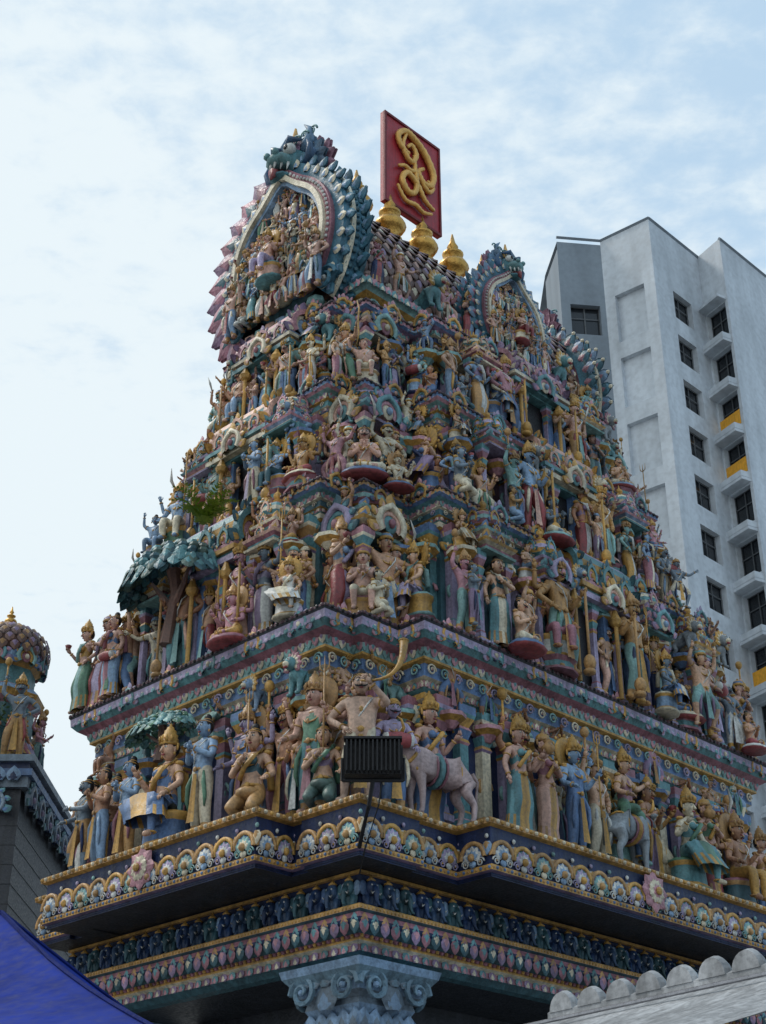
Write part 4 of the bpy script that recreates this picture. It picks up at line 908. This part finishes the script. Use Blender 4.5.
facade('far_left_wing',(7.4,72.5),(9.8,72.0),0,zt-.6,stack(.5,1.6,0,1.5,'win',3),mw)
cop=P()
for a,b in((Cc,A_),(A_,B_),(E_,G_),(D_,Cc)):
    va,vb=Vector((*a,zt)),Vector((*b,zt)); tube(cop,[tuple(va),tuple(vb)],.10,0,4)
pobj('parapet_coping',cop,[mgv],apt)
lw=bpy.data.objects.new('white_shophouse',None); scene.collection.objects.link(lw)
p=P(); box(p,(17.2,33,7.4),(4.2,3,7.4),0); box(p,(17.2,29.9,14.95),(4.4,.3,.15),0)
for i in range(4):
    for j in range(3): box(p,(14.3+1.9*i,30.02,4+3.6*j),(.5,.06,.8),1); box(p,(14.3+1.9*i,29.96,4+3.6*j-.88),(.62,.12,.06),0)
pobj('walls_and_windows',p,[mw,mgl],lw)
# ------------------------------------------------------------------ side shrine
sh=bpy.data.objects.new('side_shrine',None); scene.collection.objects.link(sh); sh.location=(-6.0,22,EYE)
sb=Batch()
q=P(); box(q,(-3,1.5,1.9),(3.75,2.5,5.2),0); sb.add(q,np.eye(4),pal('dgrey'))
for zz,ex,hh,c in((7.12,.10,.08,'bgrey'),(7.25,.16,.05,'blue'),(7.36,.10,.06,'navy'),(7.46,.18,.05,'bgrey')):
    q=P(); box(q,(-3,1.5,zz),(3.75+ex,2.5+ex,hh),0); sb.add(q,np.eye(4),pal(c))
for i in range(9): sb.add(PET,T(.65-.22*i,-1.16,7.12,s=.22),pal('lblue','navy'))
for i in range(4): sb.add(KUD,T(.4-.6*i,-1.16,6.6,s=.45),pal('bgrey','blue','navy','lilac','teal'),True)
for i in range(8): sb.add(KUD,T(.86,-.8+.6*i,6.75,math.pi/2,s=.45),pal('bgrey','blue','navy','lilac','teal'),True); sb.add(PET,T(.88,-.5+.6*i,7.12,math.pi/2,s=.22),pal('lblue','navy'))
for zb in range(22):
    q=P(); box(q,(-3,1.5,6.5-.28*zb),(3.758,2.508,.006),0); sb.add(q,np.eye(4),pal(lin(40,44,52)))
q=P(); h=math.pi/8
lathe(q,[(.55,7.5),(.55,8.6),(.66,8.7),(.70,8.8),(.60,8.9),(.50,8.95),(.50,9.25),(.62,9.32),(.66,9.42)],8,[0,1,2,3,1,0,2,3],ph=h)
lathe(q,[(.58,9.42),(.64,9.55),(.62,9.7),(.50,9.88),(.30,10.0),(.12,10.06)],16,[4,4,4,4,2])
sb.add(q,np.eye(4),pal('teal','pink','gold','lblue','brown'))
for j in range(5):
    for i in range(22):
        a=2*math.pi*(i+.5*(j%2))/22; rr=(.67,.65,.60,.48,.30)[j]; z=(9.58,9.70,9.82,9.93,10.02)[j]
        sb.add(PET,T(rr*math.cos(a),rr*math.sin(a),z,rz=a+math.pi/2,s=.16,sz=-1,rx=-.25*j),pal('brown','ochre') if (i+j)%2 else pal('brown','mauve'))
for i in range(8):
    a=2*math.pi*i/8; sb.add(KUD,T(.60*math.cos(a),.60*math.sin(a),9.2,rz=a+math.pi/2,s=.42),KP[i%2][:5],True)
    sb.add(LIB[(i*3)%17],T(.68*math.cos(a),.68*math.sin(a),7.52,rz=a+math.pi/2,s=1.0),fpal(),True)
sb.build('shrine_body',MAT,sh)
B=Batch(); B.add(KAL,T(0,0,10.03,s=.42),pal('gold'),True); B.build('gold_finial',MG,sh)
statue('guardian_statue',f_guard,0,0,0,0,1,fpal('bgrey','ochre','gold')).matrix_world=Matrix.Translation((-5.45,21.1,EYE+7.5))@Matrix.Diagonal((1.25,1.25,1.25,1))
p=P()
for i in range(900):
    c=Vector((random.gauss(0,.28),random.gauss(0,.2),abs(random.gauss(0,.22)))); d=Vector((ru(-1,1),ru(-1,1),ru(-.4,1))).normalized(); e=d.cross(Vector((ru(-1,1),ru(-1,1),ru(-1,1)))).normalized()
    p.add([tuple(c),tuple(c+d*.05+e*.02),tuple(c+d*.1),tuple(c+d*.05-e*.02)],[(0,1,2,3)],0)
pobj('potted_shrub',p,[simple('shrub_leaf',(.04,.09,.03),.5)],loc=(-6.25,21.2,EYE+8.1))
# ------------------------------------------------------------------ blue tent
mt=simple('blue_canvas',lin(30,50,132),.8,noise=.3,sc=.6,spec=.15); mp_=simple('steel_pole',(.3,.3,.32),.35,.8); ms=simple('blue_seam',lin(22,36,96),.8,spec=.1)
tent=bpy.data.objects.new('blue_canopy_tent',None); scene.collection.objects.link(tent)
pk=Vector((-2.28,9.0,EYE+2.25)); cs=[Vector((-.92,6.6)),Vector((-.35,10.9)),Vector((-4.6,11.3)),Vector((-4.9,7.0))]; ze=EYE+1.14
v=[];f=[]; n=14
def tz(t,w): return pk.z+(ze-pk.z)*t-.16*math.sin(math.pi*t)*(.35+.65*math.sin(math.pi*w))+(.018*math.sin(w*17+t*9)+.012*math.sin(w*41-t*6))*math.sin(math.pi*w)*t
for s in range(4):
    a=cs[s];b=cs[(s+1)%4]
    for i in range(n+1):
        for j in range(n+1):
            t=i/n; w=j/n; e=a.lerp(b,w); x=pk.xy.lerp(e,t); v.append((x[0],x[1],tz(t,w)))
    o=s*(n+1)**2
    for i in range(n):
        for j in range(n): f.append((o+i*(n+1)+j,o+i*(n+1)+j+1,o+(i+1)*(n+1)+j+1,o+(i+1)*(n+1)+j))
for s in range(4):
    a=cs[s];b=cs[(s+1)%4]; o=len(v)
    for j in range(n+1):
        e=a.lerp(b,j/n); v+= [(e[0],e[1],ze+.0),(e[0],e[1],ze-.3)]
    for j in range(n): f.append((o+2*j,o+2*j+1,o+2*j+3,o+2*j+2))
mesh('canvas_roof',v,f,[mt],None,tent,True)
p=P()
for c in cs: tube(p,[(c[0],c[1],0),(c[0],c[1],ze)],.03,0,6)
for s in range(4):
    tube(p,[(*pk.xy.lerp(cs[s],t/8),tz(t/8,0)+.004) for t in range(9)],.014,1,5)
pobj('poles_and_seams',p,[mp_,ms],tent)
# ------------------------------------------------------------------ white marquee with scalloped ridge
mc=simple('white_canvas',(.36,.37,.38),.6,noise=.55,sc=.8,bump=.2)
mq=bpy.data.objects.new('white_marquee',None); scene.collection.objects.link(mq)
a=Vector((1.45,13.4,EYE+2.47)); b=Vector((4.1,9.9,EYE+2.46)); d=(b-a); l=d.length; d.normalize(); nrm=Vector((-d.y,d.x,0)); 
if nrm.y>0: nrm=-nrm
p=P(); n=int(l/.34)
for i in range(n):
    c=a+d*(.34*(i+.5)); m=10; vv=[]; kz=ru(.92,1.06)
    for off in(.05,.0,-.05):
        for j in range(m+1):
            t=math.pi*j/m; k_=1 if off==0 else .88; q=c+d*.155*k_*math.cos(t)+nrm*off+Vector((0,0,.17*kz*k_*math.sin(t)+.01)); vv.append(tuple(q))
    p.add(vv,[tuple(range(m+1)),tuple(range(2*m+2,3*m+3))[::-1]]+[(o+j,o+j+1,o+m+2+j,o+m+1+j) for j in range(m) for o in(0,m+1)],0)
m=16; vv=[];ff=[]
for i in range(m+1):
    for j in range(9):
        t=j/8; q=a+d*l*i/m+nrm*(2.0*t)*1+Vector((0,0,-.02-.75*t-.06*math.sin(math.pi*t)-.03*math.sin(i*.9+t*3)*t)); vv.append(tuple(q))
for i in range(m):
    for j in range(8): ff.append((i*9+j,i*9+j+1,(i+1)*9+j+1,(i+1)*9+j))
p.add(vv,ff,0)
tube(p,[tuple(a+Vector((0,0,-.01))),tuple(b+Vector((0,0,-.01)))],.05,0,6)
tube(p,[tuple(a+nrm*.35+Vector((0,0,-.13))),tuple(b+nrm*.35+Vector((0,0,-.13)))],.018,1,6)
for k in(0,1):
    for t in(0,1): c=a+d*l*t+nrm*2.0*k; tube(p,[(c.x,c.y,0),(c.x,c.y,EYE+2.4-.75*k)],.03,1,6)
pobj('canvas_roof_and_scallops',p,[mc,mp_],mq,smooth=False)
# ------------------------------------------------------------------ ground
mesh('ground',[(-400,-400,0),(400,-400,0),(400,400,0),(-400,400,0)],[(0,1,2,3)],[simple('paving_ground',(.22,.215,.205),.8,noise=.3,sc=.3)])
mesh('road',[(-400,-8,.004),(400,-8,.004),(400,6,.004),(-400,6,.004)],[(0,1,2,3)],[simple('asphalt',(.05,.05,.052),.85,noise=.3,sc=.5)])
p=P(); box(p,(0,6.15,.06),(200,.15,.06),0); pobj('kerb',p,[simple('kerb_concrete',(.3,.3,.29),.8)])
# ------------------------------------------------------------------ sky
world=bpy.data.worlds.new('World'); scene.world=world; world.use_nodes=True; nt=world.node_tree;N=nt.nodes;L=nt.links
bg=N['Background']; sky=N.new('ShaderNodeTexSky'); sky.sky_type='NISHITA'; sky.sun_disc=False
sun_el=math.radians(52); az=math.radians(-70)
sky.sun_elevation=sun_el; sky.sun_rotation=az; sky.air_density=1.0; sky.dust_density=1.5
tc=N.new('ShaderNodeTexCoord'); sep=N.new('ShaderNodeSeparateXYZ'); L.new(tc.outputs['Generated'],sep.inputs[0])
mz=N.new('ShaderNodeMath');mz.operation='MAXIMUM';mz.inputs[1].default_value=.06;L.new(sep.outputs['Z'],mz.inputs[0])
dv=N.new('ShaderNodeVectorMath');dv.operation='DIVIDE';cb=N.new('ShaderNodeCombineXYZ')
for i in range(3): L.new(mz.outputs[0],cb.inputs[i])
L.new(tc.outputs['Generated'],dv.inputs[0]);L.new(cb.outputs[0],dv.inputs[1])
def noise(scale,detail,rough,dist,loc=(0,0,0),ms=(1,1,1)):
    mp=N.new('ShaderNodeMapping');mp.inputs['Location'].default_value=loc;mp.inputs['Scale'].default_value=ms;L.new(dv.outputs[0],mp.inputs[0])
    n=N.new('ShaderNodeTexNoise');n.inputs['Scale'].default_value=scale;n.inputs['Detail'].default_value=detail;n.inputs['Roughness'].default_value=rough;n.inputs['Distortion'].default_value=dist;L.new(mp.outputs[0],n.inputs['Vector']);return n.outputs['Fac']
na=noise(2.2,3,.5,.3,(3.1,1.7,0)); nb_=noise(17,6,.58,.15,(0,0,0),(1,1.1,1))
def mth(op,a,b):
    m=N.new('ShaderNodeMath');m.operation=op
    for i,x in enumerate((a,b)):
        if isinstance(x,(int,float)): m.inputs[i].default_value=x
        else: L.new(x,m.inputs[i])
    return m.outputs[0]
grad=mth('MULTIPLY',sep.outputs['X'],-.70)
lowb=mth('MULTIPLY',mth('SUBTRACT',.60,sep.outputs['Z']),.6)
s=mth('ADD',mth('ADD',mth('ADD',mth('MULTIPLY',na,.55),mth('MULTIPLY',nb_,.75)),grad),lowb)
mr=N.new('ShaderNodeMapRange');mr.inputs[1].default_value=.38;mr.inputs[2].default_value=.82;mr.inputs[3].default_value=.12;mr.inputs[4].default_value=1.0;mr.interpolation_type='SMOOTHSTEP';L.new(s,mr.inputs[0])
hz=N.new('ShaderNodeMix');hz.data_type='RGBA';hz.inputs['Factor'].default_value=.88;L.new(sky.outputs[0],hz.inputs['A']);hz.inputs['B'].default_value=(3.9,5.5,7.1,1)
mix=N.new('ShaderNodeMix');mix.data_type='RGBA';L.new(mr.outputs[0],mix.inputs['Factor']);L.new(hz.outputs['Result'],mix.inputs['A']);mix.inputs['B'].default_value=(6.5,7.25,7.65,1)
L.new(mix.outputs['Result'],bg.inputs['Color']); bg.inputs['Strength'].default_value=.127
sl=bpy.data.lights.new('sun','SUN'); sl.energy=1.5; sl.angle=math.radians(10); sl.color=(1,.95,.88); so=bpy.data.objects.new('sun',sl); scene.collection.objects.link(so)
sd=Vector((math.sin(az)*math.cos(sun_el),math.cos(az)*math.cos(sun_el),math.sin(sun_el))); so.rotation_euler=sd.to_track_quat('Z','Y').to_euler()
# ------------------------------------------------------------------ camera
cam=bpy.data.cameras.new('camera'); co=bpy.data.objects.new('camera',cam); scene.collection.objects.link(co); scene.camera=co
co.location=(0,0,EYE); co.rotation_euler=(math.radians(119),0,0); cam.sensor_fit='VERTICAL'; cam.sensor_height=36; cam.sensor_width=36*766/1024; cam.lens=1500/1024*36; cam.clip_end=2000
scene.view_settings.view_transform='Standard'; scene.view_settings.look='None'; scene.view_settings.exposure=0
